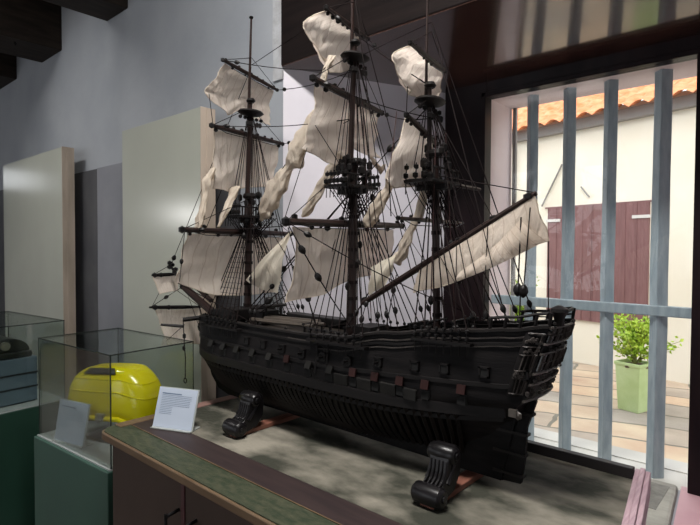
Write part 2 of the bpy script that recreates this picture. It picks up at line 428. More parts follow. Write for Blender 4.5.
# top: rounded left corner, wood edge, bands
XL, XR, YF, YB = -2.015, -.385, .852, 1.735
def xr(y): return -.272 - (y - 1.05) * .152     # right end runs slightly skew
def top_slab(x0, x1, y0, y1, z0, z1, r=.0):
    poly = [(xr(y0), y0), (xr(y1), y1), (x0, y1)]
    for k in range(7):
        t = PI + PI / 2 * k / 6
        poly.append((x0 + r + r * math.cos(t), y0 + r + r * math.sin(t)))
    return MB().prism(poly, lambda u, v, w: (u, v, w), z0, z1)
top_slab(XL - .008, XR, YF - .008, YB, .868, .896, .05).build('edge_band', 'edge_wood', cab, smooth=30, bevel=.004)
top_slab(XL, XR - .002, YF, YB, .893, .9, .045).build('green_border', 'green_strip', cab, smooth=30)
top_slab(-1.97, 0, .950, 1.055, .894, .9015).build('maroon_border', 'maroon_strip', cab, smooth=0)
top_slab(-1.97, 0, .950, .954, .894, .9022).build('pinstripe', 'edge_wood', cab, smooth=0)
top_slab(-1.97, 0, 1.055, YB - .004, .894, .902).build('felt_top', 'old_felt', cab, smooth=0)
MB().bb(-2.022, -1.972, .91, 1.20, .892, .9035).build('end_edge', 'edge_wood', cab, smooth=0, bevel=.002)
MB().bb(-2.018, -1.965, 1.20, YB, .892, .906).build('end_strip', 'red_plank', cab, smooth=0, bevel=.003)
MB().bb(-2.01, -.395, YB - .012, YB + .014, .88, .934).build('back_batten', 'batten', cab, smooth=0, bevel=.002)
et = MB()
for (dx, dz) in ((0, .929), (.014, .936), (.028, .929)):
    et.hexa([(xr(.90) - .016 + dx, .90, .86), (xr(.90) - .002 + dx, .90, .86), (xr(1.75) - .002 + dx, 1.75, .86), (xr(1.75) - .016 + dx, 1.75, .86),
             (xr(.90) - .016 + dx, .90, dz), (xr(.90) - .002 + dx, .90, dz), (xr(1.75) - .002 + dx, 1.75, dz), (xr(1.75) - .016 + dx, 1.75, dz)])
et.build('end_moulding', 'pink_trim', cab, smooth=0, bevel=.003)
def cab_door(x0, x1, hx):
    d = MB().bb(x0, x1, .878, .897, .07, .846).build('door', 'cabinet_face', cab, smooth=0, bevel=.003)
    h = MB().tube([(hx, .880, .755), (hx, .836, .748), (hx, .832, .742), (hx, .832, .622), (hx, .836, .616), (hx, .880, .610)], .0055, 8)
    h.tube([(hx, .832, .742), (hx, .832, .756)], .006, 8)
    h.build('handle', 'handle_iron', d)
cab_door(-1.972, -1.485, -1.500)
cab_door(-1.465, -.985, -1.40)
cab_door(-.965, -.43, -.86)
for x in (-1.472, -.975):
    MB().bb(x - .010, x + .010, .874, .897, .07, .85).build('divider', 'cabinet_groove', cab, smooth=0)

# ================================================================== SHIP
YC = 1.42
SHIP = thing('model_ship', 'large black three-masted model sailing ship with cream cloth sails on the cabinet', 'model ship', (-1.3, YC, .915))
RAIL = [(-2.2, 1.268), (-1.94, 1.290), (-1.64, 1.284), (-1.36, 1.284), (-1.17, 1.293), (-.96, 1.329), (-.80, 1.352), (-.71, 1.362), (-.6, 1.374), (-.5, 1.392), (-.42, 1.40)]
STEM = [(.93, -1.99), (.95, -2.03), (1.0, -2.07), (1.07, -2.10), (1.18, -2.135), (1.27, -2.155)]
STERN = [(.93, -.655), (1.15, -.60), (1.165, -.588), (1.19, -.566), (1.40, -.500), (1.5, -.470)]
ZW, ZK, BM = 1.122, .945, .165
def z_rail(x): return smooth_interp(x, RAIL)
def z_wale(x): return ZW + .030 * max(0, (x + 1.0) / .5) ** 2 * .7 if x > -1.0 else ZW + .02 * max(0, (-1.75 - x) / .4) ** 2
def hull_b(x, z):
    zr = z_rail(x); zw = z_wale(x)
    xb = smooth_interp(z, STEM); xs_ = interp(z, STERN)
    t = min(1., max(0., (x - xb) / (xs_ - xb)))
    u = min(1., max(0., (z - ZK) / (zw - ZK)))
    aft = max(0., (t - .55) / .45)
    p = .42 + 1.6 * aft ** 2 + .15 * max(0, (.3 - t) / .3)
    if z < zw: b = BM * u ** p
    else: b = BM * (1 - .16 * (min(1.3, (z - zw) / (zr - zw))) ** 1.2)
    tf = .18 + .10 * (1 - u)
    e = min(1., t / tf)
    b *= max(0., 1 - (1 - e) ** 2.3) ** .6
    b *= 1 - .40 * aft ** 1.8
    if z < 1.165 and aft > 0:
        k = min(1., (1.165 - z) / .06); b *= 1 - .97 * k * aft ** 6
    return max(b, .006)
def hull_pt(t, z_or_q, side, q=True, out=0.):
    # q: 0 keel, 1 rail
    x = lerp(-2.155, -.505, t)
    for _ in range(5):
        if q:
            zz = ZK + (z_rail(x) - ZK) * z_or_q
        else: zz = z_or_q
        x = lerp(smooth_interp(zz, STEM), interp(zz, STERN), t)
    return Vector((x, YC + side * (hull_b(x, zz) + out), zz))
hull = MB()
QW = .50
for side in (-1, 1):
    hull.quad_grid(lambda a, b: hull_pt(a, .5 + .5 * b, side), 72, 14, uv=False, flip=(side == 1))
    hull.quad_grid(lambda a, b: hull_pt(a, .5 * b, side, out=-.012), 60, 10, uv=False, flip=(side == 1))
hull.quad_grid(lambda a, b: vl(hull_pt(1, b, -1), hull_pt(1, b, 1), a), 8, 16, uv=False)      # transom
hull.quad_grid(lambda a, b: vl(hull_pt(b, .965, -1), hull_pt(b, .965, 1), a) + Vector((0, 0, -.018)), 4, 60, uv=False)  # bulwark bottom
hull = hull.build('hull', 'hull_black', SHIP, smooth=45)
MB().quad_grid(lambda a, b: vl(hull_pt(.01 + .985 * b, .93, -1), hull_pt(.01 + .985 * b, .93, 1), a) + Vector((0, 0, .006 * math.sin(PI * a))), 6, 60, uv=False) \
    .build('deck', 'deck_wood', hull)
def strake(name, zf, t0, t1, h, th, material, n=70, parent=hull):
    m = MB()
    for side in (-1, 1):
        def ring(t):
            p = hull_pt(t, zf(lerp(-2.155, -.505, t)), side, False)
            o = side * th
            return [p + Vector((0, -side * .004, -h / 2)), p + Vector((0, o, -h / 2 + th * .3)), p + Vector((0, o, h / 2 - th * .3)), p + Vector((0, -side * .004, h / 2))]
        base = len(m.v)
        for k in range(n + 1):
            m.v += [tuple(q) for q in ring(lerp(t0, t1, k / n))]
        for k in range(n):
            for i in range(3):
                a = base + k * 4 + i; q = (a, a + 1, a + 5, a + 4)
                m.f.append(q if side == 1 else q[::-1])
        m.f.append((base, base + 1, base + 2, base + 3)); m.f.append((base + n * 4 + 3, base + n * 4 + 2, base + n * 4 + 1, base + n * 4))
    return m.build(name, material, parent, smooth=30)
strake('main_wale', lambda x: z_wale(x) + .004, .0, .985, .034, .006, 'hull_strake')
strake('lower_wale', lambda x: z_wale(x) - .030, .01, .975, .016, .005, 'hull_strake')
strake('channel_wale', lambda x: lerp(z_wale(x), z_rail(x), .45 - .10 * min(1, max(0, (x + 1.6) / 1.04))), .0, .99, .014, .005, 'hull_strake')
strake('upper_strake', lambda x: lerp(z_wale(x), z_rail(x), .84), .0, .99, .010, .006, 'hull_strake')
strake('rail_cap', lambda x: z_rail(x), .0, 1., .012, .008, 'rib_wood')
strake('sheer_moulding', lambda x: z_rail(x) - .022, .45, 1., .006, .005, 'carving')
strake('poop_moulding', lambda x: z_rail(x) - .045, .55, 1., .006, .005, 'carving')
# ribs under the wale, each a full frame of the hull
for k in range(52):
    t = .045 + .85 * k / 51
    m = MB(); pts = []
    for side in (-1, 1):
        half = []
        for j in range(9):
            x0 = lerp(-2.155, -.505, t); z = lerp(.985 - .03 * math.sin(PI * t), z_wale(x0) - .012, j / 8)
            half.append(hull_pt(t, z, side, False, .001))
        pts += half[::-1] if side == -1 else half
    m.tube(pts, .0075, 4)
    m.build('rib', 'rib_wood', hull, smooth=0)
# keel, stem knee, rudder
MB().bb(-1.97, -.66, YC - .009, YC + .009, .922, .975).build('keel', 'hull_lower', SHIP, smooth=0, bevel=.003)
stem = [(-1.90, .922), (-1.985, .922), (-2.06, .940), (-2.115, .99), (-2.15, 1.07), (-2.19, 1.17), (-2.225, 1.21), (-2.215, 1.25), (-2.17, 1.25), (-2.12, 1.15), (-2.09, 1.07), (-2.03, 1.0), (-1.92, .96)]
MB().prism(stem, lambda u, v, w: (u, w, v), YC - .011, YC + .011).build('stem', 'hull_lower', SHIP, smooth=0, bevel=.002)
MB().prism([(-.90, .922), (-.665, .922), (-.61, 1.165), (-.70, 1.13), (-.80, 1.0), (-.95, .97)], lambda u, v, w: (u, w, v), YC - .010, YC + .010).build('deadwood', 'hull_lower', SHIP, smooth=0)
rud = MB().prism([(-.662, .924), (-.607, .928), (-.597, 1.0), (-.592, 1.09), (-.566, 1.17), (-.60, 1.175)], lambda u, v, w: (u, w, v), YC - .008, YC + .008).build('rudder', 'hull_lower', SHIP, smooth=0, bevel=.002)
for z in (.95, 1.01, 1.07, 1.13):
    MB().bb(-.69, interp(z, [(.93, -.605), (1.09, -.590), (1.17, -.565)]) + .004, YC - .012, YC + .012, z - .004, z + .004).build('pintle', 'rib_wood', rud, smooth=0)
# gun ports, port side (towards the room) and the far side
def port_at(x, z, side, s=.026):
    t = (x - smooth_interp(z, STEM)) / (interp(z, STERN) - smooth_interp(z, STEM))
    return hull_pt(t, z, side, False)
LOW = [-1.885, -1.80, -1.71, -1.61, -1.51, -1.41, -1.30, -1.20, -1.10, -1.014, -.925, -.841, -.73]
UPP = [-1.66, -1.558, -1.449, -1.343, -1.24, -1.13, -1.01, -.88, -.785, -.668, -.565]
def zlow(x): return z_wale(x) + .040
def zup(x): return lerp(z_wale(x), z_rail(x), .63 - .12 * min(1, max(0, (x + 1.6) / 1.04)))
for side in (-1, 1):
    for i, x in enumerate(LOW):
        p = port_at(x, zlow(x), side)
        g = MB().box(p + Vector((0, side * .001, 0)), (.025, .014, .027)).build('gun_port', 'port_hole', hull, smooth=0)
        if side == 1: continue
        red = i in (5, 8, 9, 10, 11, 12)
        rot = Matrix.Rotation(R(-25 if not red else -14), 3, 'X')
        MB().box(p + Vector((0, side * (.009 if red else .008), .030 if red else .024)), (.026, .005, .026), rot) \
            .build('port_lid', 'port_red' if red else 'port_grey', g, smooth=0)
    for i, x in enumerate(UPP):
        p = port_at(x, zup(x), side)
        g = MB().box(p + Vector((0, side * .001, 0)), (.020, .012, .020)).build('gun_port', 'port_hole', hull, smooth=0)
        fr = MB()
        for dx, dz, sx, sz in ((0, .0125, .030, .005), (0, -.0125, .030, .005), (.0125, 0, .005, .03), (-.0125, 0, .005, .03)):
            fr.box(p + Vector((dx, side * .003, dz)), (sx, .012, sz))
        fr.build('port_frame', 'hull_strake', g, smooth=0)
        if side == -1 and 1 < i < 7:
            MB().tube([p + Vector((0, .01, 0)), p + Vector((0, -.028, 0)), p + Vector((0, -.030, 0))], [.005, .004, .0055], 8).build('cannon', 'block_wood', g)
for x in (-1.152, -1.058, -.968):
    p = port_at(x, zlow(x) - .002, -1)
    MB().box(p + Vector((0, -.003, 0)), (.058, .010, .036), Matrix.Rotation(R(6), 3, 'X')).build('side_panel', 'port_grey', hull, smooth=0, bevel=.002)
MB().box(port_at(-.93, zlow(-.93) - .002, -1) + Vector((.04, -.003, -.003)), (.045, .009, .034)).build('side_panel', 'port_grey', hull, smooth=0, bevel=.002)
# entry ladder and timbers on the side
for x in (-1.27, -1.22):
    MB().tube([port_at(x, z, -1) + Vector((0, -.006, 0)) for z in (1.16, 1.2, 1.24, 1.275)], .004, 4).build('fender', 'hull_strake', hull)
# channels with deadeyes
CH = {'fore': (-1.93, -1.70), 'main': (-1.31, -1.05), 'mizzen': (-.885, -.70)}
CHZ = {}
for nm, (x0, x1) in CH.items():
    for side in (-1, 1):
        m = MB(); n = 8
        zc_ = lerp(z_rail(x0), z_rail(x1), .5) - .026
        CHZ[nm] = zc_
        pts = []
        for k in range(n + 1):
            x = lerp(x0, x1, k / n); p = port_at(x, zc_, side); pts.append(p)
        for a, b_ in zip(pts, pts[1:]):
            m.hexa([a + Vector((0, -side * .004, -.004)), b_ + Vector((0, -side * .004, -.004)), b_ + Vector((0, side * .028, -.004)), a + Vector((0, side * .028, -.004)),
                    a + Vector((0, -side * .004, .004)), b_ + Vector((0, -side * .004, .004)), b_ + Vector((0, side * .028, .004)), a + Vector((0, side * .028, .004))])
        c = m.build('channel', 'top_wood', SHIP, smooth=0)
        d = MB()
        for k in range(n):
            x = lerp(x0, x1, (k + .5) / n); p = port_at(x, zc_, side) + Vector((0, side * .022, .016))
            d.ball(p, .0075, 6); d.ball(p + Vector((0, 0, .020)), .007, 6); d.tube([p + Vector((0, 0, -.05)), p + Vector((0, 0, .02))], .002, 4)
        d.build('deadeyes', 'block_wood', c)['kind'] = 'stuff'
# stern gallery on the transom
def tr(yy, z, out=.004):
    x = interp(z, STERN); b = hull_b(x, z)
    return Vector((x + out + .010 * (1 - yy * yy), YC + yy * b, z))
gal = MB()
for z, th in ((1.19, .006), (1.235, .005), (1.265, .006), (1.318, .005), (1.345, .006), (1.388, .006)):
    gal.tube([tr(lerp(-1.05, 1.05, k / 10), z) for k in range(11)], th * .62, 6)
gal = gal.build('stern_gallery', 'bright_moulding', SHIP)
for z0, z1 in ((1.272, 1.315), (1.350, 1.384)):
    for k in range(5):
        a, b_ = -0.92 + k * .37, -.92 + k * .37 + .31
        w = MB().hexa([tr(a, z0, .0), tr(b_, z0, .0), tr(b_, z1, .0), tr(a, z1, .0), tr(a, z0, .006), tr(b_, z0, .006), tr(b_, z1, .006), tr(a, z1, .006)]).build('gallery_window', 'pane_dark', gal, smooth=0)
        f = MB()
        for s in (a, b_, (a + b_) / 2): f.tube([tr(s, z0, .008), tr(s, z1, .008)], .0028 if s != (a + b_) / 2 else .0014, 4)
        f.tube([tr(a, (z0 + z1) / 2, .008), tr(b_, (z0 + z1) / 2, .008)], .0014, 4)
        f.build('window_frame', 'carving', w, local=False) if False else f.build('window_frame', 'carving', gal)
cv = MB()
for k in range(90):
    yy = random.uniform(-1, 1); z = random.choice((random.uniform(1.20, 1.232), random.uniform(1.24, 1.262), random.uniform(1.322, 1.342), random.uniform(1.372, 1.40)))
    cv.ball(tr(yy, z, .004), random.uniform(.003, .007), 6)
cv.build('carved_ornament', 'carving', gal)['kind'] = 'stuff'
# quarter galleries
for side in (-1, 1):
    q = MB()
    def qpt(a, b):
        z = lerp(1.20, 1.375, b); x = lerp(-.585, interp(z, STERN) - .004, a)
        bulge = .022 * math.sin(PI * min(1, a * 1.15 + .1)) * math.sin(PI * (.12 + .8 * b))
        return Vector((x + .05 * (b - .5) * (1 - a), YC + side * (hull_b(min(x, interp(z, STERN)), z) + bulge), z))
    q.quad_grid(qpt, 10, 12, uv=False, flip=(side == 1))
    q = q.build('quarter_gallery', 'hull_black', SHIP)
    mm = MB()
    for b in (.05, .30, .42, .66, .78, .98):
        mm.tube([qpt(a / 10, b) + Vector((0, side * .003, 0)) for a in range(2, 11)], .0022, 5)
    for b0, b1 in ((.42, .66), (.05, .30)):
        for a in (.45, .62, .78, .92): mm.tube([qpt(a, b0) + Vector((0, side * .002, 0)), qpt(a, b1) + Vector((0, side * .002, 0))], .002, 4)
    mm.tube([qpt(.92, b / 8 * .93 + .05) + Vector((0, side * .002, 0)) for b in range(9)], .003, 4)
    mm.build('gallery_moulding', 'carving', q)
    pd = MB()
    for k in range(55):
        a, b = random.uniform(.25, 1), random.choice((.36, .72, .88, .36))
        pd.ball(qpt(a, b + random.uniform(-.03, .03)) + Vector((0, side * .002, 0)), random.uniform(.003, .006), 5)
    pd.build('scrollwork', 'carving', q)['kind'] = 'stuff'
MB().box((-.590, YC - .100, 1.155), (.022, .012, .02)).ball((-.578, YC - .098, 1.150), .012, 6, (1, .5, 1)).build('hance_carving', 'bright_moulding', SHIP)
# poop rails and stern lantern
for side in (-1, 1):
    rl = MB()
    X = [-.66, -.62, -.58, -.54, -.505]
    def rp_(x, up): return port_at(min(x, -.51), z_rail(x) - .01, side) + Vector((x - min(x, -.51), 0, .01 + up))
    rl.tube([rp_(x, .034) for x in X], .0045, 6); rl.tube([rp_(x, .017) for x in X[1:]], .002, 4)
    rl = rl.build('poop_rail', 'top_wood', SHIP)
    for x in X: MB().tube([rp_(x, -.005), rp_(x + .006, .034)], .0045, 6).build('post', 'top_wood', rl)
rl = MB().tube([tr(lerp(-1, 1, k / 6), 1.388, .0) + Vector((0, 0, .036)) for k in range(7)], .0045, 6).build('taffrail', 'top_wood', SHIP)
ln = MB().lathe((-.492, YC - .05, 1.392), [(.012, 0), (.014, .02), (.020, .030), (.024, .036), (.022, .044), (.006, .052)], 8).build('stern_lantern', 'top_wood', SHIP)
# bow: catheads, head rails, figurehead, hawse rope
for side in (-1, 1):
    MB().tube([(-2.06, YC + side * .06, 1.275), (-2.13, YC + side * .15, 1.262)], .010, 4).build('cathead', 'top_wood', SHIP)
    m = MB()
    for z0, z1 in ((1.24, 1.235), (1.20, 1.215), (1.27, 1.25)):
        m.tube([(-2.02, YC + side * .105, z0), (-2.12, YC + side * .055, z0 - .004), (-2.19, YC + side * .022, z1)], .005, 6)
    for t in (.3, .6, .85): m.tube([(lerp(-2.02, -2.19, t), YC + side * lerp(.10, .022, t), 1.19), (lerp(-2.02, -2.19, t), YC + side * lerp(.10, .022, t), 1.262)], .004, 5)
    m.build('head_rail', 'top_wood', SHIP)
MB().ball((-2.215, YC, 1.232), .016, 8, (1, .8, 1.2)).ball((-2.222, YC, 1.205), .018, 8, (.9, .8, 1.4)).tube([(-2.212, YC, 1.20), (-2.20, YC, 1.165), (-2.19, YC, 1.13)], [.014, .012, .005], 8).build('figurehead', 'top_wood', SHIP)
an = MB().tube([(-2.13, YC - .148, 1.255), (-2.118, YC - .15, 1.15), (-2.11, YC - .15, 1.09), (-2.112, YC - .15, 1.00)], .0022, 5)
for k in range(12):
    a0, a1 = 2 * PI * k / 12, 2 * PI * (k + 1) / 12
    an.tube([(-2.112 + .011 * math.sin(a0), YC - .15, .989 - .011 * -math.cos(a0)), (-2.112 + .011 * math.sin(a1), YC - .15, .989 - .011 * -math.cos(a1))], .0025, 5)
an.build('anchor_rope', 'rope', SHIP)
MB().ball((-2.115, YC - .152, 1.19), .012, 6, (1, .6, 1.2)).ball((-2.12, YC - .152, 1.135), .011, 6, (1, .6, 1.2)).build('block', 'block_wood', SHIP)
MB().tube([(-2.17, YC - .12, 1.225), (-2.235, YC - .20, 1.235)], [.008, .006], 6).build('boomkin', 'top_wood', SHIP)
# deck furniture
for i, (p0, p1) in enumerate((((-1.70, YC - .10, 1.298), (-1.36, YC - .085, 1.305)), ((-1.66, YC - .06, 1.302), (-1.33, YC - .055, 1.312)), ((-1.72, YC - .02, 1.30), (-1.38, YC - .03, 1.315)))):
    MB().tube([p0, p1], [.011, .007], 6).build('spare_spar', 'spar_brown', SHIP)
MB().bb(-1.20, -1.12, YC - .05, YC + .05, 1.275, 1.32).build('hatch_cover', 'top_wood', SHIP, smooth=0)
MB().bb(-2.02, -1.93, YC - .08, YC + .08, 1.27, 1.315).bb(-1.90, -1.80, YC - .11, YC + .11, 1.285, 1.330).build('forecastle_bulkhead', 'top_wood', SHIP, smooth=0, bevel=.004)
MB().bb(-1.78, -1.70, YC - .045, YC + .045, 1.28, 1.325).build('galley', 'top_wood', SHIP, smooth=0)
bf = MB().tube([(-1.68, YC - .04, 1.28), (-1.68, YC - .04, 1.345)], .005, 5).tube([(-1.68, YC + .04, 1.28), (-1.68, YC + .04, 1.345)], .005, 5).bb(-1.70, -1.66, YC - .055, YC + .055, 1.343, 1.352)
bf.build('belfry', 'top_wood', SHIP, smooth=0)
bp_ = MB().prism([(-.16, 0), (.16, 0), (.13, -.03), (-.12, -.03)], lambda u, v, w: (-1.45 + u, YC + .03 + w, 1.325 + v), -.03, .03).build('ship_boat', 'top_wood', SHIP, smooth=0, bevel=.004)
dl = MB()
for k in range(46):
    x = random.uniform(-2.05, -.70); side = random.choice((-1, 1)); p = port_at(x, z_rail(x) - .012, side)
    dl.ball(p + Vector((0, -side * .012, .018)), random.uniform(.004, .009), 6, (1, .8, 1.3))
dl.build('belaying_pins', 'block_wood', SHIP)['kind'] = 'stuff'
for x in (-1.27, -1.20, -.93, -.86, -.78, -1.40):
    m = MB(); m.tube([(x, YC - .09, z_rail(x) - .02), (x, YC - .09, z_rail(x) + .028)], .004, 5); m.tube([(x, YC + .0, z_rail(x) - .02), (x, YC + .0, z_rail(x) + .028)], .004, 5); m.tube([(x, YC - .10, z_rail(x) + .026), (x, YC + .01, z_rail(x) + .026)], .004, 5)
    m.build('bitts', 'top_wood', SHIP)

# ------------------------------------------------------------------ masts
def mast(name, base, zt, zx, top, r, xs3):
    """base z, platform z, crosstree z, truck; xs3 = x at base, platform, crosstree, truck"""
    xb, xt, xx, xtop = xs3
    m = MB().tube([(xb, YC, base - .05), (xt, YC, zt + .10)], [r, r * .82], 10)
    m.tube([(xt - .022, YC, zt - .03), (xx - .010, YC, zx + .06)], [r * .68, r * .5], 8)
    m.tube([(xx - .024, YC, zx - .02), (xtop - .012, YC, top)], [r * .42, r * .25], 8)
    o = m.build(name, 'mast_wood', SHIP)
    hb = MB()
    for k in range(7):
        z = lerp(base + .06, zt - .10, k / 6); hb.lathe((lerp(xb, xt, (z - base) / (zt - base)), YC, z - .006), [(r * 1.12, 0), (r * 1.12, .012)], 10)
    hb.build('woolding', 'rope', o)
    # the top: platform, trestle trees, rail, deadeyes, cap
    pl = MB().prism([(-.055, -.085), (-.055, .085), (-.02, .10), (.055, .085), (.055, -.085), (-.02, -.10)], lambda u, v, w: (xt + u - .01, YC + v, w), zt, zt + .010)
    pl.bb(xt - .06, xt + .05, YC - .018, YC - .008, zt - .018, zt).bb(xt - .06, xt + .05, YC + .008, YC + .018, zt - .018, zt)
    pl.lathe((xt, YC, zt + .085), [(.024, 0), (.028, .01), (.024, .022)], 10, (1.3, 1))
    for yy in (-.07, -.035, 0, .035, .07): pl.tube([(xt + .04, YC + yy, zt), (xt + .04, YC + yy, zt + .045)], .003, 5)
    pl.tube([(xt + .04, YC - .075, zt + .045), (xt + .04, YC + .075, zt + .045)], .0035, 5)
    pl = pl.build('top_platform', 'top_wood', o, smooth=0)
    d = MB()
    for k in range(6):
        for side in (-1, 1):
            x = xt - .05 + .018 * k
            if name == 'mizzenmast' and k % 2: continue
            d.ball((x, YC + side * .09, zt + .022), .0105, 6); d.ball((x, YC + side * .085, zt + .048), .009, 6)
            d.tube([(x, YC + side * .09, zt - .035), (x, YC + side * .085, zt + .06)], .0022, 4)
    for k in range(16):
        a = random.uniform(0, 2 * PI); d.ball((xt + .035 * math.cos(a), YC + .045 * math.sin(a), zt + random.uniform(-.045, .11)), random.uniform(.008, .014), 6, (1, .8, 1.3))
    d.build('deadeye_cluster', 'block_wood', o)['kind'] = 'stuff'
    ct = MB().lathe((xx - .008, YC, zx), [(.012, -.014), (.040, -.006), (.050, .002), (.044, .010), (.012, .014)], 12, (.9, 1.25))
    ct.lathe((xx - .008, YC, zx + .045), [(.014, 0), (.020, .008), (.014, .018)], 8)
    for yy in (-.055, -.03, .03, .055):
        ct.ball((xx - .008, YC + yy, zx - .022), .009, 6); ct.ball((xx + .012, YC + yy * .6, zx - .05), .009, 6, (1, 1, 1.4))
    ct.build('crosstrees', 'top_wood', o)
    MB().ball((xtop - .012, YC, top + .006), .010, 8, (1, 1, .7)).build('truck', 'top_wood', o)
    return o
MASTS = {'fore': ((-1.859, -1.838, -1.823, -1.816), 1.28, 1.715, 2.165, 2.565, .0165),
         'main': ((-1.247, -1.241, -1.230, -1.238), 1.29, 1.800, 2.262, 2.66, .0170),
         'mizzen': ((-.889, -.901, -.915, -.924), 1.32, 1.790, 2.050, 2.42, .0130)}
mast('foremast', MASTS['fore'][1], MASTS['fore'][2], MASTS['fore'][3], MASTS['fore'][4], .0165, MASTS['fore'][0])
mast('mainmast', MASTS['main'][1], MASTS['main'][2], MASTS['main'][3], MASTS['main'][4], .0170, MASTS['main'][0])
mast('mizzenmast', MASTS['mizzen'][1], MASTS['mizzen'][2], MASTS['mizzen'][3], MASTS['mizzen'][4], .0130, MASTS['mizzen'][0])
# main and mizzen carry a second row of blocks above the top, as on the model
for nm, xt, zt in (('main', -1.241, 1.875), ('mizzen', -.903, 1.86)):
    d = MB()
    for k in range(13 if nm == 'main' else 7):
        a = random.uniform(0, 2 * PI); d.ball((xt + .045 * math.cos(a), YC + (.07 if nm == 'main' else .04) * math.sin(a), zt + random.uniform(-.02, .05)), random.uniform(.010, .016), 6, (1, .8, 1.3))
    d.build('block_cluster', 'block_wood', SHIP)['kind'] = 'stuff'
MB().tube([(-.90, YC + .05, 1.80), (-.83, YC + .16, 1.783)], [.008, .006], 6).build('lantern_bracket', 'bright_moulding', SHIP)

# ------------------------------------------------------------------ yards
YARDS = {
 'fore_tg': ((-1.829, 1.277, 2.354), (-1.912, 1.636, 2.329)), 'fore_ts': ((-1.814, 1.213, 2.075), (-1.922, 1.679, 2.085)),
 'fore_low': ((-1.779, 1.059, 1.655), (-1.938, 1.748, 1.657)), 'main_low': ((-1.178, 1.043, 1.667), (-1.376, 1.899, 1.688)),
 'main_ts': ((-1.211, 1.185, 2.130), (-1.327, 1.689, 2.136)), 'main_tg': ((-1.228, 1.261, 2.381), (-1.298, 1.563, 2.387)),
 'miz_ts': ((-.893, 1.251, 1.974), (-.953, 1.510, 1.937)), 'miz_tg': ((-.898, 1.273, 2.187), (-.970, 1.583, 2.200)),
 'crossjack': ((-.880, 1.196, 1.674), (-1.019, 1.798, 1.687))}
YR = {'fore_tg': .009, 'fore_ts': .011, 'fore_low': .013, 'main_low': .014, 'main_ts': .012, 'main_tg': .010, 'miz_ts': .009, 'miz_tg': .008, 'crossjack': .007}
for nm, (a, b) in YARDS.items():
    r = YR[nm]
    o = MB().tube([vl(a, b, k / 8) for k in range(9)], [r * (.55 + .45 * math.sin(PI * (.12 + .76 * k / 8))) for k in range(9)], 8).build('yard', 'yard_wood', SHIP)
    d = MB()
    n = 9
    for k in range(n):
        p = vl(a, b, (k + .5) / n); d.ball(p + Vector((-.004, 0, r * random.choice((-1.1, 1.1)))), r * random.uniform(.6, .95), 6)
    d.ball(a, r * 1.15, 6); d.ball(b, r * 1.05, 6)
    d.tube([vl(a, b, k / 6) + Vector((.008, 0, -.018 if 0 < k < 6 else 0)) for k in range(7)], .0016, 4)
    d.build('yard_blocks', 'block_wood', o)['kind'] = 'stuff'
LAT = ((-1.174, 1.395, 1.398), (-.567, 1.395, 1.740))
o = MB().tube([vl(*LAT, k / 8) for k in range(9)], [.009, .0105, .011, .011, .011, .0105, .010, .009, .007], 8).build('lateen_yard', 'yard_wood', SHIP)
for t in (.965, .80, .62): MB().ball(vl(*LAT, t) + Vector((0, 0, .004)), .012, 6, (1.5, .9, .9)).build('yard_block', 'block_wood', o)
# bowsprit with jib boom and two little sprit yards
bsp = MB().tube([(-2.0, YC, 1.232), (-2.379, YC, 1.395)], [.020, .017], 8).build('bowsprit', 'mast_wood', SHIP)
MB().tube([(-2.18, YC + .032, 1.332), (-2.33, YC + .030, 1.402)], [.012, .010], 8).build('jib_boom', 'mast_wood', bsp)
MB().lathe((-2.372, YC, 1.392), [(.016, -.012), (.021, 0), (.016, .014)], 8).build('bowsprit_cap', 'top_wood', bsp)
sm = MB().tube([(-2.372, YC, 1.395), (-2.495, YC, 1.49)], [.009, .006], 6)
for p in ((-2.49, YC - .01, 1.487), (-2.47, YC + .012, 1.475), (-2.505, YC + .014, 1.497), (-2.485, YC - .012, 1.508), (-2.46, YC, 1.462)): sm.ball(p, .013, 6)
sm.build('sprit_topmast', 'top_wood', bsp)
for (a, b), r in ((((-2.505, 1.322, 1.447), (-2.525, 1.474, 1.447)), .010), (((-2.36, 1.232, 1.303), (-2.405, 1.542, 1.277)), .010)):
    MB().tube([vl(a, b, k / 6) for k in range(7)], [r * .5, r * .9, r, r, r, r * .8, r * .5], 6).ball(vl(a, b, .1), r * 1.4, 6).ball(vl(a, b, .35), r * 1.3, 6).build('yard', 'top_wood', SHIP)

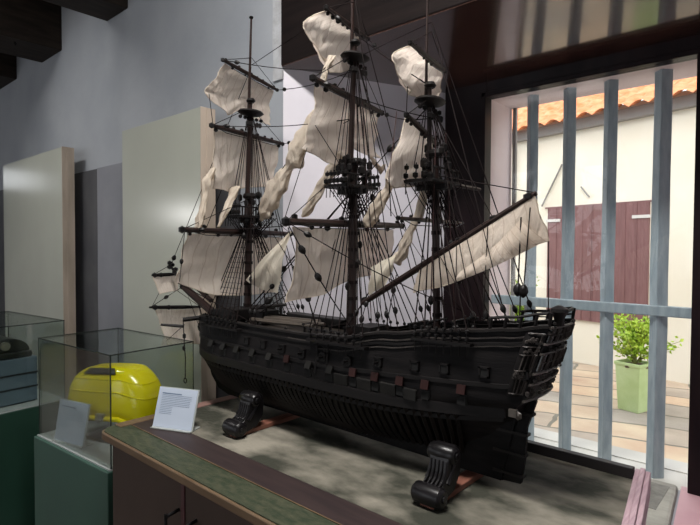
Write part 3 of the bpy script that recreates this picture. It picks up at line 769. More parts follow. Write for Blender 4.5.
# ------------------------------------------------------------------ sails
def sail(TL, TR, BR, BL, bulge, foot=(), name='sail', material='sail_cloth', nu=22, nv=18, wr=.006, seed=1, curl=0., side_pull=(0, 0)):
    """four corners, bulge = vector at the centre, foot = list of (u, extra z) that shape the lower edge"""
    rnd = random.Random(seed); TL, TR, BR, BL = map(Vector, (TL, TR, BR, BL)); bulge = Vector(bulge)
    ph = [rnd.uniform(0, 6.28) for _ in range(6)]
    tab = [(0, 0)] + list(foot) + [(1, 0)]
    def fn(u, v):
        p = TL.lerp(TR, u).lerp(BL.lerp(BR, u), v)
        p = p + bulge * (math.sin(PI * (.06 + .88 * u)) * math.sin(PI * (v * .72)) )
        p.z += smooth_interp(u, tab) * v ** 1.5
        p.y += side_pull[0] * math.sin(PI * v) * (1 - u) + side_pull[1] * math.sin(PI * v) * u
        w = wr * (math.sin(9 * u + ph[0] + 3 * v) * (0.3 + .7 * v) + .7 * math.sin(17 * u - 6 * v + ph[1]) * v + .6 * math.sin(11 * v + 5 * u + ph[2]) + .5 * math.sin(23 * (u + v) + ph[3]) * v)
        p.x += w; p.y += .3 * w
        if curl: p.x -= curl * max(0, v - .8) ** 2 * 25
        return p
    m = MB().quad_grid(fn, nu, nv)
    o = m.build(name, material, SHIP, smooth=180)
    rp = MB()
    edge = [fn(0, k / 10) for k in range(11)] + [fn(k / 14, 1) for k in range(1, 15)] + [fn(1, 1 - k / 10) for k in range(1, 11)]
    rp.tube(edge, .0018, 4)
    rp.build('bolt_rope', 'sail_roll', o)
    return o, fn
SAILS = {}
SAILS['fore_tg'] = sail((-1.840, 1.290, 2.345), (-1.915, 1.614, 2.322), (-1.92, 1.60, 2.160), (-1.83, 1.205, 2.203), (-.045, -.01, 0), [(.35, -.035), (.6, .02), (.8, .012)], seed=3, wr=.009)[1]
SAILS['fore_ts'] = sail((-1.828, 1.238, 2.068), (-1.925, 1.660, 2.074), (-1.915, 1.614, 1.878), (-1.825, 1.230, 1.828), (-.03, 0, 0), [(.3, -.015), (.6, .0)], seed=5)[1]
SAILS['fore_course'] = sail((-1.793, 1.088, 1.643), (-1.942, 1.733, 1.637), (-1.920, 1.66, 1.375), (-1.783, 1.044, 1.455), (-.06, 0, 0), [(.35, -.035), (.6, -.03)], seed=8, wr=.008)[1]
SAILS['main_course'] = sail((-1.201, 1.090, 1.653), (-1.368, 1.830, 1.668), (-1.364, 1.813, 1.49), (-1.189, 1.060, 1.425), (-.03, 0, 0), [(.3, -.012), (.6, .01)], seed=11, wr=.005, side_pull=(.03, 0))[1]
SAILS['main_ts'] = sail((-1.225, 1.213, 2.120), (-1.332, 1.676, 2.128), (-1.318, 1.66, 1.950), (-1.211, 1.155, 1.905), (-.045, 0, 0), [(.25, -.022), (.45, -.04), (.7, .03)], seed=14, wr=.010)[1]
SAILS['main_tg'] = sail((-1.243, 1.285, 2.385), (-1.283, 1.50, 2.378), (-1.277, 1.44, 2.235), (-1.245, 1.31, 2.215), (-.02, -.05, 0), [(.25, -.012), (.5, -.025), (.75, -.02)], seed=17, wr=.008, side_pull=(-.105, 0))[1]
SAILS['miz_ts'] = sail((-.906, 1.268, 1.972), (-.962, 1.510, 1.942), (-.955, 1.485, 1.800), (-.878, 1.150, 1.781), (-.045, -.01, 0), [(.3, -.02), (.6, -.012)], seed=21, wr=.005)[1]
SAILS['miz_tg'] = sail((-.912, 1.292, 2.188), (-.980, 1.575, 2.196), (-.978, 1.586, 2.108), (-.900, 1.265, 2.06), (-.035, -.02, 0), [(.3, -.01), (.6, -.015)], seed=24, wr=.006, side_pull=(-.07, 0))[1]
# spritsails
sail((-2.507, 1.325, 1.447), (-2.525, 1.470, 1.447), (-2.50, 1.470, 1.362), (-2.47, 1.345, 1.352), (-.03, 0, 0), seed=31, nu=10, nv=8, wr=.003)
sail((-2.365, 1.262, 1.298), (-2.405, 1.535, 1.277), (-2.40, 1.53, 1.085), (-2.39, 1.350, 1.105), (-.05, 0, 0), seed=33, nu=14, nv=12, wr=.005, name='sail')
# lateen mizzen sail (fore and aft) with its folded peak
L0 = [(-.935, 1.392, 1.530), (-.570, 1.392, 1.732), (-.532, 1.395, 1.612), (-.945, 1.375, 1.450)]
o, fnL = sail(L0[0], L0[1], L0[2], L0[3], (0, -.022, 0), [(.3, -.016), (.7, .004)], seed=41, wr=.003, material='sail_patch', name='sail')
m = MB().quad_grid(lambda u, v: vl(vl((-.60, 1.390, 1.668), (-.775, 1.375, 1.523), u), vl((-.534, 1.392, 1.611), (-.78, 1.355, 1.492), u), v) + Vector((0, -.012 - .01 * math.sin(PI * v), -.006 * math.sin(PI * u))), 12, 8)
m.build('folded_peak', 'sail_patch', o, smooth=180)
# main staysail triangle
TA, TB, TC_ = Vector((-1.562, YC - .01, 1.655)), Vector((-1.628, YC - .02, 1.405)), Vector((-1.844, YC - .02, 1.45))
def tri(u, v):
    p = TA.lerp(TC_.lerp(TB, u), v)
    p.y += -.035 * math.sin(PI * v) * math.sin(PI * (.1 + .8 * u)) + .004 * math.sin(14 * u + 9 * v)
    p.z -= .012 * math.sin(PI * u) * v
    return p
MB().quad_grid(tri, 14, 16).build('staysail', 'sail_cream', SHIP, smooth=180)
def fl(u, v):
    p = vl(vl((-1.152, 1.41, 1.524), (-1.040, 1.41, 1.572), u), vl((-1.155, 1.40, 1.425), (-1.075, 1.40, 1.468), u), v)
    p.y += -.018 * math.sin(PI * v) * math.sin(PI * u) + .005 * math.sin(10 * u + 7 * v)
    return p
MB().quad_grid(fl, 10, 10).build('staysail', 'sail_cream', SHIP, smooth=180)
# bunched staysails: cloth rolled along the stays
def bunch(pts, ws, seed=0, name='bunched_sail', depth=.50):
    rnd = random.Random(seed); P = []; W = []
    n = len(pts); N = (n - 1) * 7
    for k in range(N + 1):
        s = k / 7; i = min(int(s), n - 2); t = s - i
        t2 = t * t * (3 - 2 * t)
        P.append(vl(pts[i], pts[i + 1], t)); W.append(lerp(ws[i], ws[i + 1], t2))
    m = MB(); nn = 26; o = 0
    ph = rnd.uniform(0, 6)
    for k, p in enumerate(P):
        d = (P[min(k + 1, N)] - P[max(k - 1, 0)]).normalized()
        a = d.cross(Vector((0, 1, 0))); a.normalize(); b = d.cross(a)
        for i in range(nn):
            th = 2 * PI * i / nn
            rr = W[k] * (1 + .17 * math.sin(3 * th + ph + k * .21) + .13 * math.sin(6 * th - k * .33 + ph) + .08 * math.sin(9 * th + k * .5) + .12 * math.sin(k * .9 + ph * 2) * math.cos(th))
            m.v.append(tuple(p + a * math.cos(th) * rr + b * math.sin(th) * rr * depth))
    for k in range(N):
        for i in range(nn):
            j = (i + 1) % nn; m.f.append((k * nn + i, k * nn + j, (k + 1) * nn + j, (k + 1) * nn + i))
    m.f.append(tuple(range(nn))[::-1]); m.f.append(tuple(N * nn + i for i in range(nn)))
    return m.build(name, 'sail_roll', SHIP, smooth=180)
bunch([(-1.823, 1.228, 1.905), (-1.818, 1.19, 1.85), (-1.815, 1.182, 1.80), (-1.813, 1.17, 1.75), (-1.809, 1.155, 1.70), (-1.805, 1.139, 1.652)], [.016, .026, .015, .017, .022, .016], 2)
bunch([(-1.856, 1.361, 1.842), (-1.848, 1.325, 1.79), (-1.841, 1.294, 1.736), (-1.832, 1.255, 1.672)], [.026, .022, .021, .008], 3)
bunch([(-1.440, YC, 2.11), (-1.478, YC, 2.06), (-1.515, YC, 2.0), (-1.555, YC, 1.945), (-1.592, YC, 1.909), (-1.640, YC, 1.855), (-1.69, YC, 1.795), (-1.735, YC, 1.742), (-1.765, YC, 1.705)],
      [.012, .022, .038, .042, .020, .040, .046, .034, .008], 5)
bunch([(-1.275, YC - .03, 1.925), (-1.31, YC - .01, 1.905), (-1.350, YC, 1.872), (-1.392, YC, 1.832), (-1.443, YC, 1.775), (-1.490, YC, 1.728), (-1.51, YC, 1.712)], [.012, .026, .024, .021, .020, .018, .006], 7)
bunch([(-1.245, 1.305, 2.235), (-1.238, 1.27, 2.19), (-1.233, 1.252, 2.13)], [.018, .011, .014], 9)
bunch([(-1.03, YC - .06, 1.83), (-1.063, YC - .02, 1.815), (-1.085, YC, 1.788), (-1.115, YC, 1.755), (-1.15, YC, 1.714), (-1.178, YC, 1.676), (-1.186, YC, 1.664)], [.010, .022, .014, .021, .026, .022, .006], 11)
bunch([(-.935, YC - .01, 1.79), (-.952, YC, 1.735), (-.968, YC, 1.684), (-.992, YC, 1.649), (-1.012, YC, 1.608), (-1.035, YC, 1.565), (-1.055, YC, 1.545)], [.010, .016, .014, .012, .018, .018, .020], 13)
bunch([(-1.300, YC + .16, 1.945), (-1.32, YC + .22, 1.925), (-1.33, YC + .27, 1.905), (-1.34, YC + .30, 1.93)], [.010, .016, .016, .008], 15)

# ------------------------------------------------------------------ rigging
def shrouds(nm, side, n, zt, xt, x0, x1, ratl=True):
    m = MB(); zc_ = CHZ[nm] + .03
    tops = [Vector((xt - .012 + .004 * k, YC + side * .016, zt - .02 + .01 * (k % 2))) for k in range(n)]
    bots = []
    for k in range(n):
        x = lerp(x0, x1, k / (n - 1)); bots.append(port_at(x, CHZ[nm], side) + Vector((0, side * .022, .035)))
    for a, b in zip(tops, bots): m.tube([b, a], .0021, 4)
    rows = 17 if ratl else 0
    for j in range(1, rows):
        t = j / rows * .88
        m.tube([vl(b, a, t) for a, b in zip(tops, bots)], .0009, 3)
    # futtock lines from the mast to the edge of the top
    for k in range(n):
        m.tube([tops[k] + Vector((0, 0, -.075)), Vector((xt - .04 + .016 * k, YC + side * .088, zt + .002))], .0018, 4)
    return m.build('shrouds', 'rope', SHIP)
for nm, xt, zt, n in (('fore', -1.838, 1.715, 8), ('main', -1.241, 1.80, 8), ('mizzen', -.900, 1.79, 6)):
    x0, x1 = CH[nm]
    for side in (-1, 1): shrouds(nm, side, n, zt, xt, x0 + .01, x1 - .01, nm == 'fore')
# topmast shrouds
for xt, xx, zt, zx in ((-1.838, -1.83, 1.715, 2.165), (-1.241, -1.24, 1.80, 2.262), (-.901, -.925, 1.79, 2.05)):
    for side in (-1, 1):
        m = MB(); bots = [Vector((xt - .03 + .026 * k, YC + side * .075, zt + .05)) for k in range(3)]; tops = [Vector((xx - .008 + .004 * k, YC + side * .012, zx - .015)) for k in range(3)]
        for a, b in zip(tops, bots): m.tube([b, a], .0017, 4)
        m.build('topmast_shrouds', 'rope', SHIP)
def rope(a, b, name='stay', r=.0019, sag=.0, blocks=(), material='rope', bs=.013):
    a, b = Vector(a), Vector(b); pts = [a.lerp(b, k / 8) - Vector((0, 0, sag * math.sin(PI * k / 8))) for k in range(9)]
    o = MB().tube(pts, r, 4).build(name, material, SHIP)
    for t in blocks:
        p = a.lerp(b, t) - Vector((0, 0, sag * math.sin(PI * t)))
        d = (b - a).normalized()
        MB().tube([p - d * bs * 1.3, p - d * bs * .7, p + d * bs * .1, p + d * bs * .8, p + d * bs * 1.3], [.003, bs * .75, bs * .95, bs * .7, .003], 7).build('block', 'block_wood', o)
    return o
fT, mT, zT = (-1.838, YC, 1.72), (-1.241, YC, 1.80), (-.901, YC, 1.79)
fX, mX, zX = (-1.823, YC, 2.165), (-1.230, YC, 2.262), (-.915, YC, 2.05)
# stays
rope(fT, (-2.20, YC, 1.335), 'forestay', .003, blocks=(.9,)); rope(fX, (-2.372, YC, 1.40), 'fore_topmast_stay', .0022, blocks=(.93,))
rope((-1.828, YC, 2.36), (-2.49, YC, 1.50), 'fore_topgallant_stay', .0018, blocks=(.96,))
rope(mT, (-1.86, YC + .01, 1.32), 'main_stay', .0035, blocks=(.62, .70)); rope(mT, (-1.80, YC - .03, 1.31), 'main_preventer_stay', .0022, blocks=(.75,))
rope(mX, fT, 'main_topmast_stay', .0022); rope((-1.24, YC, 2.48), (-1.824, YC, 2.37), 'main_topgallant_stay', .0016)
rope(zT, (-1.24, YC, 1.34), 'mizzen_stay', .0026, blocks=(.86,)); rope(zX, mT, 'mizzen_topmast_stay', .0020, blocks=(.5, .8)); rope((-.92, YC, 2.30), mX, 'mizzen_topgallant_stay', .0015)
# braces and lifts of the yards
def ends(k): return YARDS[k]
for k, tgt, mr in (('fore_tg', (-1.24, YC, 2.22), .5), ('fore_ts', (-1.25, YC, 2.05), .35), ('fore_low', (-1.26, YC, 1.70), .45), ('main_ts', (-.915, YC, 2.0), .5), ('main_tg', (-.92, YC, 2.1), .4), ('main_low', (-.80, YC, 1.40), .5)):
    for e in ends(k): rope(e, tgt, 'brace', .0016, sag=.015, blocks=(.12,), bs=.010)
for k, tgt in (('fore_tg', (-1.825, YC, 2.40)), ('fore_ts', (-1.83, YC, 2.19)), ('fore_low', (-1.84, YC, 1.80)), ('main_ts', (-1.235, YC, 2.28)), ('main_tg', (-1.237, YC, 2.46)), ('main_low', (-1.243, YC, 1.90)), ('miz_ts', (-.915, YC, 2.07)), ('miz_tg', (-.92, YC, 2.27)), ('crossjack', (-.903, YC, 1.83))):
    for e in ends(k): rope(e, tgt, 'lift', .0015)
# clew lines and sheets
rope((-1.201, 1.075, 1.655), (-1.10, 1.255, 1.33), 'sheet', .0020, sag=.01, blocks=(.20, .45), bs=.012)
rope((-1.19, 1.062, 1.65), (-1.285, 1.27, 1.33), 'sheet', .0018, blocks=(.45, .60), bs=.012)
rope((-1.50, YC, 1.45), (-1.30, 1.30, 1.30), 'sheet', .0022, blocks=(.15, .35), bs=.013)
rope((-1.50, YC, 1.45), (-1.70, 1.36, 1.32), 'tack', .0020, blocks=(.1,), bs=.012)
rope((-1.50, YC, 1.45), (-1.484, 1.25, 1.64), 'clew_line', .0018, blocks=(.3,), bs=.011)
rope((-1.783, 1.05, 1.46), (-1.779, 1.07, 1.65), 'clew_line', .0015, blocks=(.4,), bs=.008)
rope((-1.783, 1.044, 1.455), (-1.62, 1.28, 1.29), 'sheet', .0016)
rope((-1.62, YC - .02, 1.41), (-1.72, YC - .10, 1.31), 'sheet', .0022, blocks=(.35,), bs=.016)
rope((-1.154, 1.40, 1.425), (-1.16, 1.36, 1.32), 'sheet', .0020, blocks=(.25, .75), bs=.010)
rope((-1.05, YC, 1.50), (-1.0, 1.30, 1.34), 'sheet', .0018, blocks=(.3,), bs=.010)
rope((-.878, 1.15, 1.781), (-.90, 1.19, 1.68), 'clew_line', .0016)
rope((-.89, 1.20, 1.974), (-.878, 1.15, 1.781), 'buntline', .0014, material='rope_red')
rope((-1.211, 1.16, 1.905), (-1.19, 1.05, 1.68), 'sheet', .0016)
rope((-1.243, 1.305, 2.22), (-1.212, 1.19, 2.13), 'sheet', .0016)
rope((-.900, 1.265, 2.06), (-.893, 1.25, 1.975), 'sheet', .0014)
rope((-1.82, 1.205, 2.20), (-1.816, 1.22, 2.08), 'sheet', .0015)
rope((-1.205, 1.19, 1.98), (-1.245, 1.36, 1.87), 'buntline', .0016)
# backstays to the hull
for (x, y, z), xb in ((fX, -1.66), (fX, -1.63), (mX, -1.02), (mX, -.985), (zX, -.66), (zX, -.70), ((-1.24, YC, 2.48), -.95), ((-.92, YC, 2.30), -.61)):
    for side in (-1, 1):
        p = port_at(xb, z_rail(xb) - .005, side); rope((x, y, z), p + Vector((0, -side * .004, .004)), 'backstay', .0017, blocks=(.94,), bs=.009)
# halyards dropping to the deck beside each mast
for (x, zt, zb, nm) in ((-1.838, 2.06, 1.31, 'f'), (-1.241, 2.11, 1.32, 'm'), (-.90, 1.95, 1.36, 'z')):
    for dx, dy in ((.03, -.05), (.045, -.02), (.05, .03), (-.03, .06), (.02, .10)):
        rope((x + dx * .5, YC + dy * .5, zt), (x + dx, YC + dy * 1.4, zb), 'halyard', .0016, blocks=(random.uniform(.3, .92),), material='rope_red' if random.random() < .35 else 'rope', bs=.011)
# mizzen yard gear
pk = LAT[1]
rope(pk, (-.905, YC, 1.82), 'peak_halyard', .0015); rope(vl(*LAT, .80), (-.92, YC, 2.04), 'peak_halyard', .0015)
rope((-.60, 1.375, 1.675), (-.595, 1.35, 1.478), 'vang', .0020, blocks=(.99,), bs=.014); rope((-.575, 1.375, 1.70), (-.580, 1.35, 1.475), 'vang', .0020, blocks=(.99,), bs=.014)
rope((-.588, 1.35, 1.478), (-.585, 1.34, 1.39), 'vang_fall', .0018, blocks=(.95,), bs=.010)
rope((-.532, 1.395, 1.612), (-.52, YC - .05, 1.40), 'sheet', .0014); rope((-.70, 1.38, 1.66), (-.68, 1.32, 1.39), 'brail', .0014); rope((-.80, 1.38, 1.60), (-.76, 1.31, 1.40), 'brail', .0014); rope((-.86, 1.38, 1.57), (-.70, 1.31, 1.40), 'brail', .0014)
rope(LAT[0], (-1.20, 1.35, 1.33), 'tack', .0020, blocks=(.5,), bs=.010)
# bow lines
rope((-2.36, 1.24, 1.305), (-2.372, YC, 1.395), 'lift', .0016, blocks=(.45,), bs=.010); rope((-2.40, 1.53, 1.28), (-2.372, YC, 1.395), 'lift', .0016, blocks=(.4,), bs=.009)
rope((-2.505, 1.325, 1.447), (-2.49, YC, 1.50), 'lift', .0014); rope((-2.48, 1.345, 1.355), (-2.37, 1.25, 1.305), 'sheet', .0014); rope((-2.52, 1.47, 1.36), (-2.40, 1.53, 1.28), 'sheet', .0014)
rope((-2.37, 1.285, 1.105), (-2.13, 1.28, 1.24), 'sheet', .0014); rope((-2.25, YC, 1.34), (-2.20, YC, 1.23), 'gammoning', .004)
rope((-2.36, YC, 1.39), (-2.11, YC, 1.02), 'bobstay', .0016)

# ================================================================== CRADLES
def cradle(x, yo, label):
    o = thing('ship_cradle', label, 'stand', (x, YC + yo, .902), 0, 'cradles under the ship')
    MB().bb(x - .022, x + .022, YC - .255 + yo, YC + .235 + yo, .9025, .9205).build('crossbeam', 'cradle_red', o, smooth=0, bevel=.003)
    for side in (-1, 1):
        def P(u, z): return Vector((x - .006, YC + yo + side * u, z))
        zt = 1.06
        spine = [P(.265, .950), P(.235, .962), P(.200, .985), P(.178, 1.02), P(.166, 1.050)]
        m = MB()
        path = [(.232, .940), (.214, .946), (.192, .958), (.174, .980), (.166, 1.004), (.162, 1.028)]
        poly = [(.246, .950), (.224, .958), (.207, .978), (.200, 1.004), (.196, 1.026), (.186, 1.044), (.160, 1.052), (.138, 1.040), (.132, 1.010), (.136, .965), (.165, .928), (.205, .918), (.235, .918)]
        m.prism(poly, lambda u, v, w: (x + w, YC + yo + side * u, v), -.028, .032)
        for (u, z, r, h) in ((.243, .9335, .0285, .032), (.172, 1.026, .026, .028)):
            m.tube([P(u, z) + Vector((q, 0, 0)) for q in (-h - .008, -h, 0, h + .012, h + .020)], [r * .70, r * .96, r, r * .96, r * .70], 18)
            m.tube([P(u, z) + Vector((-h - .013, 0, 0)), P(u, z) + Vector((h + .025, 0, 0))], r * .36, 12)
        for k in range(-2, 3):
            m.tube([P(.238, .957) + Vector((k * .012 + .008, 0, 0)), P(.216, .968) + Vector((k * .012 + .008, 0, 0)), P(.204, .988) + Vector((k * .012 + .008, 0, 0)), P(.198, 1.015) + Vector((k * .012 + .008, 0, 0))], [.003, .0055, .006, .004], 6)
        s = m.build('scroll_foot', 'scroll_black', o, smooth=50, bevel=.003)
        for q in (-1, 1):
            MB().tube([P(.205, .958) + Vector((q * .032 + .006, 0, 0)), P(.178, .985) + Vector((q * .028 + .006, 0, 0)), P(.164, 1.015) + Vector((q * .032 + .006, 0, 0))], .008, 6).build('scroll_bead', 'scroll_black', s)
    return o
cradle(-.758, .0, 'black scroll footed wooden cradle under the stern end of the ship')
cradle(-1.570, -.035, 'black scroll footed wooden cradle under the bow end of the ship')

# ================================================================== GLASS CASES
def glass_case(loc, rz, w, d, h, zb, label, pedmat):
    o = thing('display_case', label, 'display case', loc, rz, 'glass display cases')
    MB().bb(-w / 2 - .012, w / 2 + .012, -d / 2 - .02, d / 2 + .012, 0, zb - .006).build('pedestal', pedmat, o, local=True, smooth=0, bevel=.004)
    MB().bb(-w / 2 - .004, w / 2 + .004, -d / 2 - .008, d / 2 + .004, zb - .006, zb).build('base_board', 'case_base', o, local=True, smooth=0)
    t = .005
    for a in ((-w / 2, w / 2, -d / 2, -d / 2 + t), (-w / 2, w / 2, d / 2 - t, d / 2), (-w / 2, -w / 2 + t, -d / 2 + t, d / 2 - t), (w / 2 - t, w / 2, -d / 2 + t, d / 2 - t)):
        MB().bb(*a, zb, zb + h).build('glass_pane', 'case_glass', o, local=True, smooth=0)
    MB().bb(-w / 2, w / 2, -d / 2, d / 2, zb + h, zb + h + t).build('glass_lid', 'case_glass', o, local=True, smooth=0)
    e = MB(); q = .0032
    for sx in (-1, 1):
        for sy in (-1, 1): e.tube([(sx * (w / 2 - q / 2), sy * (d / 2 - q / 2), zb), (sx * (w / 2 - q / 2), sy * (d / 2 - q / 2), zb + h + t)], q * .75 if not (sx == 1 and sy == -1) else q, 4)
    c = [(-w / 2, -d / 2), (w / 2, -d / 2), (w / 2, d / 2), (-w / 2, d / 2)]
    for i in range(4): e.tube([(*c[i], zb + h + t / 2), (*c[(i + 1) % 4], zb + h + t / 2)], q * .8, 4)
    e.build('glass_edges', 'glass_edge', o, local=True, smooth=0)
    return o
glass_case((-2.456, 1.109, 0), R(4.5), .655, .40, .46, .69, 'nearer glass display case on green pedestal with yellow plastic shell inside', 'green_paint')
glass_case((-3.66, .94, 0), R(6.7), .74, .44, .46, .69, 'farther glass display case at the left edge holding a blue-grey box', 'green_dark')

# yellow shell in the nearer case
hl = thing('plastic_shell', 'glossy yellow domed plastic shell with black patch inside the glass case', 'plastic shell', (-2.468, 1.120, .692), R(20))
def sgn(v, p): return math.copysign(abs(v) ** p, v)
def shell_r(th, el):
    """rounded loaf, squarer towards +x"""
    ex = .62
    cx, sx = math.cos(th), math.sin(th)
    x = .250 * sgn(cx, ex) * math.cos(el) ** .5
    y = .112 * sgn(sx, ex) * math.cos(el) ** .5
    z = .225 * math.sin(el) ** .74
    if x < 0: z *= 1 - .10 * (x / .238) ** 2
    z -= .04 * max(0, (x - .12) / .118)
    return (x, y, .112 + z + .018 * max(0, (x + .05) / .29))
sh = MB(); nth, nel = 40, 14
for j in range(nel):
    el = (PI / 2) * j / nel
    for i in range(nth): sh.v.append(shell_r(2 * PI * i / nth, el))
sh.v.append((0, 0, .112 + .225 + .003))
for j in range(nel - 1):
    for i in range(nth):
        k = (i + 1) % nth; sh.f.append((j * nth + i, j * nth + k, (j + 1) * nth + k, (j + 1) * nth + i))
for i in range(nth): sh.f.append(((nel - 1) * nth + i, (nel - 1) * nth + (i + 1) % nth, nel * nth))
sh = sh.build('dome', 'yellow_plastic', hl, local=True, smooth=180, solid=.004)
rim = MB().tube([tuple(Vector(shell_r(2 * PI * i / 40, 0)) * 1.0 + Vector((.006 * math.cos(2 * PI * i / 40), .006 * math.sin(2 * PI * i / 40), .004))) for i in range(41)], .011, 8)
rim.build('rim', 'yellow_plastic', hl, local=True)
rb = MB()
for el in (.45, .8):
    rb.tube([shell_r(2 * PI * (i / 30) - PI * .95, el) for i in range(16)], .005, 6)
rb.build('ridge', 'yellow_plastic', sh, local=True)
MB().quad_grid(lambda u, v: Vector(shell_r(lerp(-1.95, -1.25, u), lerp(.95, 1.25, v))) + Vector((-.01, -.004, .005)), 6, 4, uv=False).build('top_patch', 'black_rubber', sh, local=True, solid=.004)
MB().box((.03, -.124, .130), (.045, .018, .030)).box((.03, -.129, .118), (.03, .018, .012)).build('latch', 'latch_metal', hl, local=True, smooth=0, bevel=.003)
MB().tube([(-.24, -.06, .115), (-.275, -.06, .135), (-.280, .0, .15), (-.270, .05, .14), (-.24, .05, .12)], .007, 6).build('strap_bracket', 'clear_bracket', hl, local=True)

# blue-grey box and black instrument in the farther case
MB().bb(-.15, .15, -.06, .06, 0, .004).bb(-.13, -.12, -.05, .05, .002, .115).bb(.12, .13, -.05, .05, .002, .125).build('clear_stand', 'case_glass', hl, local=True, smooth=0)
ib = thing('instrument_box', 'blue-grey metal box with seams inside the farther glass case', 'box', (-3.66, .94, .692), R(6.7))
MB().bb(-.30, .285, -.17, .105, .004, .262).build('casing', 'blue_grey_metal', ib, local=True, smooth=0, bevel=.006)
for z in (.085, .165): MB().bb(-.302, .288, -.172, .107, z, z + .009).build('seam', 'seam_dark', ib, local=True, smooth=0)
MB().bb(-.29, .275, -.16, .095, 0, .006).build('foot_plate', 'seam_dark', ib, local=True, smooth=0)
bi = thing('instrument', 'black rounded metal instrument with a round knob lying on the blue-grey box', 'instrument', (-3.64, .93, .956), R(6.7))
m = MB().bb(-.26, .27, -.15, .09, 0.0, .035)
m.build('base_plate', 'black_metal', bi, local=True, smooth=0, bevel=.008)
MB().prism([(.115 * math.cos(PI * k / 10) * (1 if k < 5 else 1), .078 * math.sin(PI * k / 10)) for k in range(11)], lambda u, v, w: (w, u - .03, .034 + v), -.23, .25).build('cover', 'black_metal', bi, local=True, smooth=50, bevel=.004)
MB().tube([(.25, -.05, .075), (.272, -.05, .075)], .024, 14).tube([(.27, -.05, .075), (.277, -.05, .075)], .010, 10).build('knob', 'latch_metal', bi, local=True)

# information cards
def card(loc, rz, w, h, lean, label, rows):
    o = thing('info_card', label, 'card', loc, rz, 'printed information cards')
    M = Matrix.Rotation(-lean, 3, 'X')
    def bx(x0, x1, y0, y1, z0, z1): return MB().box(M @ Vector(((x0 + x1) / 2, (y0 + y1) / 2, (z0 + z1) / 2)), (x1 - x0, y1 - y0, z1 - z0), M)
    c = bx(-w / 2, w / 2, 0, .002, 0, h).build('card_sheet', 'card_white', o, local=True, smooth=0)
    bx(-w / 2 - .002, w / 2 + .005, .002, .007, 0, h + .003).build('acrylic_back', 'acrylic', o, local=True, smooth=0)
    MB().bb(-w / 2, w / 2 + .004, -.012, .055, -.0005, .003).build('acrylic_foot', 'acrylic', o, local=True, smooth=0)
    rnd = random.Random(rows); t = MB()
    for k in range(rows):
        z = h * (.86 - .045 * k * (12 / rows)); x1 = w * (.40 if k else .12) * rnd.uniform(.85, 1)
        if .44 < (h - z) / h < .68 and k: x1 = -w * .08
        t.v += []
        t.box(M @ Vector(((-w * .40 + x1) / 2, -.0004, z)), (x1 + w * .40, .0006, .0012 if k else .004), M)
    t.build('print', 'card_ink', c, local=True, smooth=0)
    return o
card((-1.801, 1.024, .9035), R(23), .172, .150, R(18), 'white printed information card leaning on the cabinet top beside the ship bow', 13)
card((-2.53, .925, .6935), R(14), .20, .185, R(10), 'white printed information card inside the glass case before the yellow shell', 11)

# ================================================================== OUTSIDE
struct('ground', MB().bb(-14, 12, 2.76, 18, -.1, 0), 'pavers', smooth=0)
struct('trim_11', MB().bb(-14, 12, 2.78, 3.9, -.05, .03).bb(-14, 12, 4.32, 4.45, -.05, .035), 'kerb', smooth=0)
O = Vector((-1.0, 7.24, 0)); A = Vector((-.967, .255, 0)).normalized(); Nn = Vector((-A.y, A.x, 0)); Nn = Nn if Nn.y < 0 else -Nn
bld = thing('building', 'cream plastered building with orange tiled roof across the courtyard', 'building', O + A * 1.5)
def bl(s, n, z): return O + A * s + Nn * n + Vector((0, 0, z))
def bbox(s0, s1, n0, n1, z0, z1):
    return MB().hexa([bl(s0, n0, z0), bl(s1, n0, z0), bl(s1, n1, z0), bl(s0, n1, z0), bl(s0, n0, z1), bl(s1, n0, z1), bl(s1, n1, z1), bl(s0, n1, z1)])
bbox(-6, 8, -3.5, 0, 0, 3.46).build('wall', 'outer_wall', bld, smooth=0)
def roof(u, v):
    s = lerp(-6, 8, u); d = lerp(-.28, 3.2, v)
    course = (d / .30) % 1.0
    z = 3.30 + .52 * (d + .28) + .060 * abs(math.sin(s * PI / .24)) + .045 * (1 - course)
    return bl(s, -d, z)
MB().quad_grid(roof, 700, 58, uv=False).build('roof', 'terracotta', bld, smooth=60)
bbox(-6, 8, 0, .10, 3.24, 3.38).build('eave_shade', 'iron_grey', bld, smooth=0)  # grey strip standing in for the shading under the tiles
for s0, s1 in ((.575, 1.31), (1.33, 2.01)):
    sh_ = bbox(s0, s1, .0, .035, .60, 2.18)
    for k in range(6):
        s = lerp(s0, s1, k / 5); sh_.hexa([bl(s - .006, .03, .6), bl(s + .006, .03, .6), bl(s + .006, .042, .6), bl(s - .006, .042, .6), bl(s - .006, .03, 2.18), bl(s + .006, .03, 2.18), bl(s + .006, .042, 2.18), bl(s - .006, .042, 2.18)])
    sh_ = sh_.build('shutter', 'shutter_wood', bld, smooth=0)
    out = s0 if s0 < 1 else s1
    for z in (2.0, .85):
        bbox(out - .03 if out < 1 else out - .20, out + .20 if out < 1 else out + .03, .034, .05, z - .02, z + .02).build('hinge', 'hinge_white', sh_, smooth=0)
bbox(.50, 2.08, .0, .02, 2.18, 2.20).build('shutter_lintel', 'shutter_wood', bld, smooth=0)
MB().tube([bl(2.13, .03, 2.22), bl(1.80, .03, 2.80)], .012, 6).build('shutter_stay', 'iron_grey', bld)
MB().tube([bl(1.38, .02, 2.30), bl(1.50, .03, 2.45)], .010, 6).build('stay_hook', 'iron_grey', bld)
MB().tube([bl(2.60, .04, 2.3), bl(2.60, .04, 3.15)], .015, 6).build('pipe', 'iron_grey', bld)

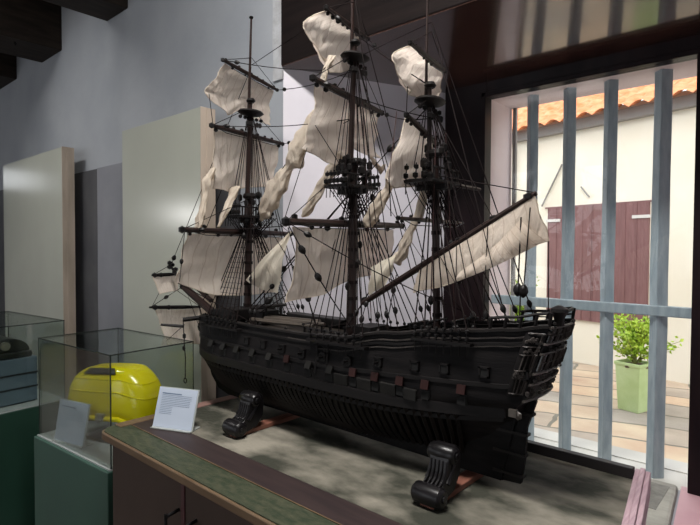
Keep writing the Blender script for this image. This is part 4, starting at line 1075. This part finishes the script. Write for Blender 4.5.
# potted shrub
pt = thing('planter', 'pale green square planter pot on the courtyard paving', 'planter', (-1.32, 5.74, 0), R(28))
pr = [(.105, 0), (.128, .44), (.137, .45), (.137, .48), (.118, .48), (.112, .445)]
m = MB().lathe((0, 0, 0), [(r * 1.38, z) for r, z in pr], 4)
m.build('pot', 'planter_green', pt, local=True, smooth=20, bevel=.006)
MB().bb(-.105, .105, -.105, .105, .435, .452).build('soil', 'soil', pt, local=True, smooth=0)
for ob in pt.children: ob.rotation_euler = (0, 0, 0)
def shrub(loc, n_stems, h, spread, nl, leafmat, label, seed, side=()):
    o = thing('shrub', label, 'shrub', loc); rnd = random.Random(seed)
    st = MB(); lf = MB()
    tips = []
    for k in range(n_stems):
        a = rnd.uniform(0, 2 * PI); sp = spread * rnd.uniform(.2, 1); hh = h * rnd.uniform(.65, 1)
        tips.append((sp * math.cos(a), sp * math.sin(a), hh))
    tips += list(side)
    for (x, y, z) in tips:
        pts = [(x * t ** 1.6, y * t ** 1.6, z * t) for t in (0, .25, .5, .75, 1)]
        st.tube(pts, [.007, .006, .005, .004, .002], 4)
        for q in range(nl):
            t = rnd.uniform(.35, 1.02); c = Vector((x * t ** 1.6, y * t ** 1.6, z * t)) + Vector((rnd.gauss(0, .035), rnd.gauss(0, .035), rnd.gauss(0, .025)))
            d = Vector((rnd.gauss(0, 1), rnd.gauss(0, 1), rnd.gauss(.4, .6))).normalized(); u = d.cross(Vector((rnd.gauss(0, 1), rnd.gauss(0, 1), rnd.gauss(0, 1)))).normalized()
            L, W = rnd.uniform(.035, .06), rnd.uniform(.011, .018); b = len(lf.v)
            nn = d.cross(u) * .006
            lf.v += [tuple(c), tuple(c + d * L * .5 + u * W + nn), tuple(c + d * L), tuple(c + d * L * .5 - u * W + nn), tuple(c + d * L * .5)]
            lf.f += [(b, b + 1, b + 4), (b + 1, b + 2, b + 4), (b + 2, b + 3, b + 4), (b + 3, b, b + 4)]
    st.build('stems', 'stem', o, local=True); lf.build('foliage', leafmat, o, local=True)['kind'] = 'stuff'
    return o
shrub((-1.32, 5.74, .450), 34, .50, .27, 40, 'leaf', 'bright yellow-green leafy shrub growing in the pale green planter', 4, side=((.34, .08, .20), (.30, .0, .17), (-.32, -.02, .24), (-.28, -.05, .20), (.37, .1, .26)))
shrub((-2.85, 6.45, .0), 22, 1.25, .30, 70, 'leaf_deep', 'tall green shrub seen through the window just above the ship stern rail', 9)

# ================================================================== LIGHT, WORLD, CAMERA
w = bpy.data.worlds.new('World'); scene.world = w; w.use_nodes = True
nt = w.node_tree; bg = nt.nodes['Background']
bg.inputs['Color'].default_value = (.93, .96, 1.0, 1); bg.inputs['Strength'].default_value = 2.3
def area(name, loc, rot, sx, sy, power, color=(1, 1, 1), portal=False):
    l = bpy.data.lights.new(name, 'AREA'); l.shape = 'RECTANGLE'; l.size = sx; l.size_y = sy; l.energy = power; l.color = color
    if portal: l.cycles.is_portal = True
    o = bpy.data.objects.new(name, l); COL.objects.link(o); o.location = loc; o.rotation_euler = rot
    return o
for (a, b_) in ops:
    area('daylight_portal', ((a + b_) / 2, -3.61, 1.75), (R(-90), 0, 0), b_ - a, 2.3, 1, portal=True)
area('daylight_portal', (-.81, 2.78, 1.48), (R(90), 0, 0), .95, 1.76, 1, portal=True)
for (x, y, p) in ((-4.2, .0, 55), (-.85, .55, 105)):
    area('fill_light', (x, y, 3.7), (0, 0, 0), 1.2, .3, p, (1, .97, .93))  # unseen area lights added below the ceiling to brighten the room
area('board_highlight_light', (-8.9, -2.4, 2.2), (0, R(-90), 0), .14, .7, 14, (1, .98, .95))  # unseen light added to put a highlight on the nearer display board
sun = bpy.data.lights.new('sun', 'SUN'); sun.energy = 1.6; sun.angle = R(40); sun.color = (1, .95, .87)
so = bpy.data.objects.new('sun', sun); COL.objects.link(so); so.rotation_euler = (R(48), 0, R(18))

cam = bpy.data.cameras.new('camera'); co = bpy.data.objects.new('camera', cam); COL.objects.link(co)
right = Vector((.7484776, .6631433, .0047144)); up = Vector((-.0220511, .0177823, .9995987)); fwd = Vector((-.6627933, .7482814, -.0279327))
Mx = Matrix(((right.x, up.x, -fwd.x, 0), (right.y, up.y, -fwd.y, 0), (right.z, up.z, -fwd.z, 1.59), (0, 0, 0, 1)))
co.matrix_world = Mx
cam.sensor_width = 36; cam.lens = 526 / 700 * 36; cam.clip_start = .02; cam.clip_end = 200
scene.camera = co
vs = scene.view_settings
vs.view_transform = 'Standard'; vs.look = 'None'; vs.gamma = 1; vs.use_curve_mapping = False; vs.exposure = 0.0
scene.cycles.use_denoising = True
scene.cycles.max_bounces = 10; scene.cycles.diffuse_bounces = 6; scene.cycles.transparent_max_bounces = 24
scene.cycles.sample_clamp_indirect = 8
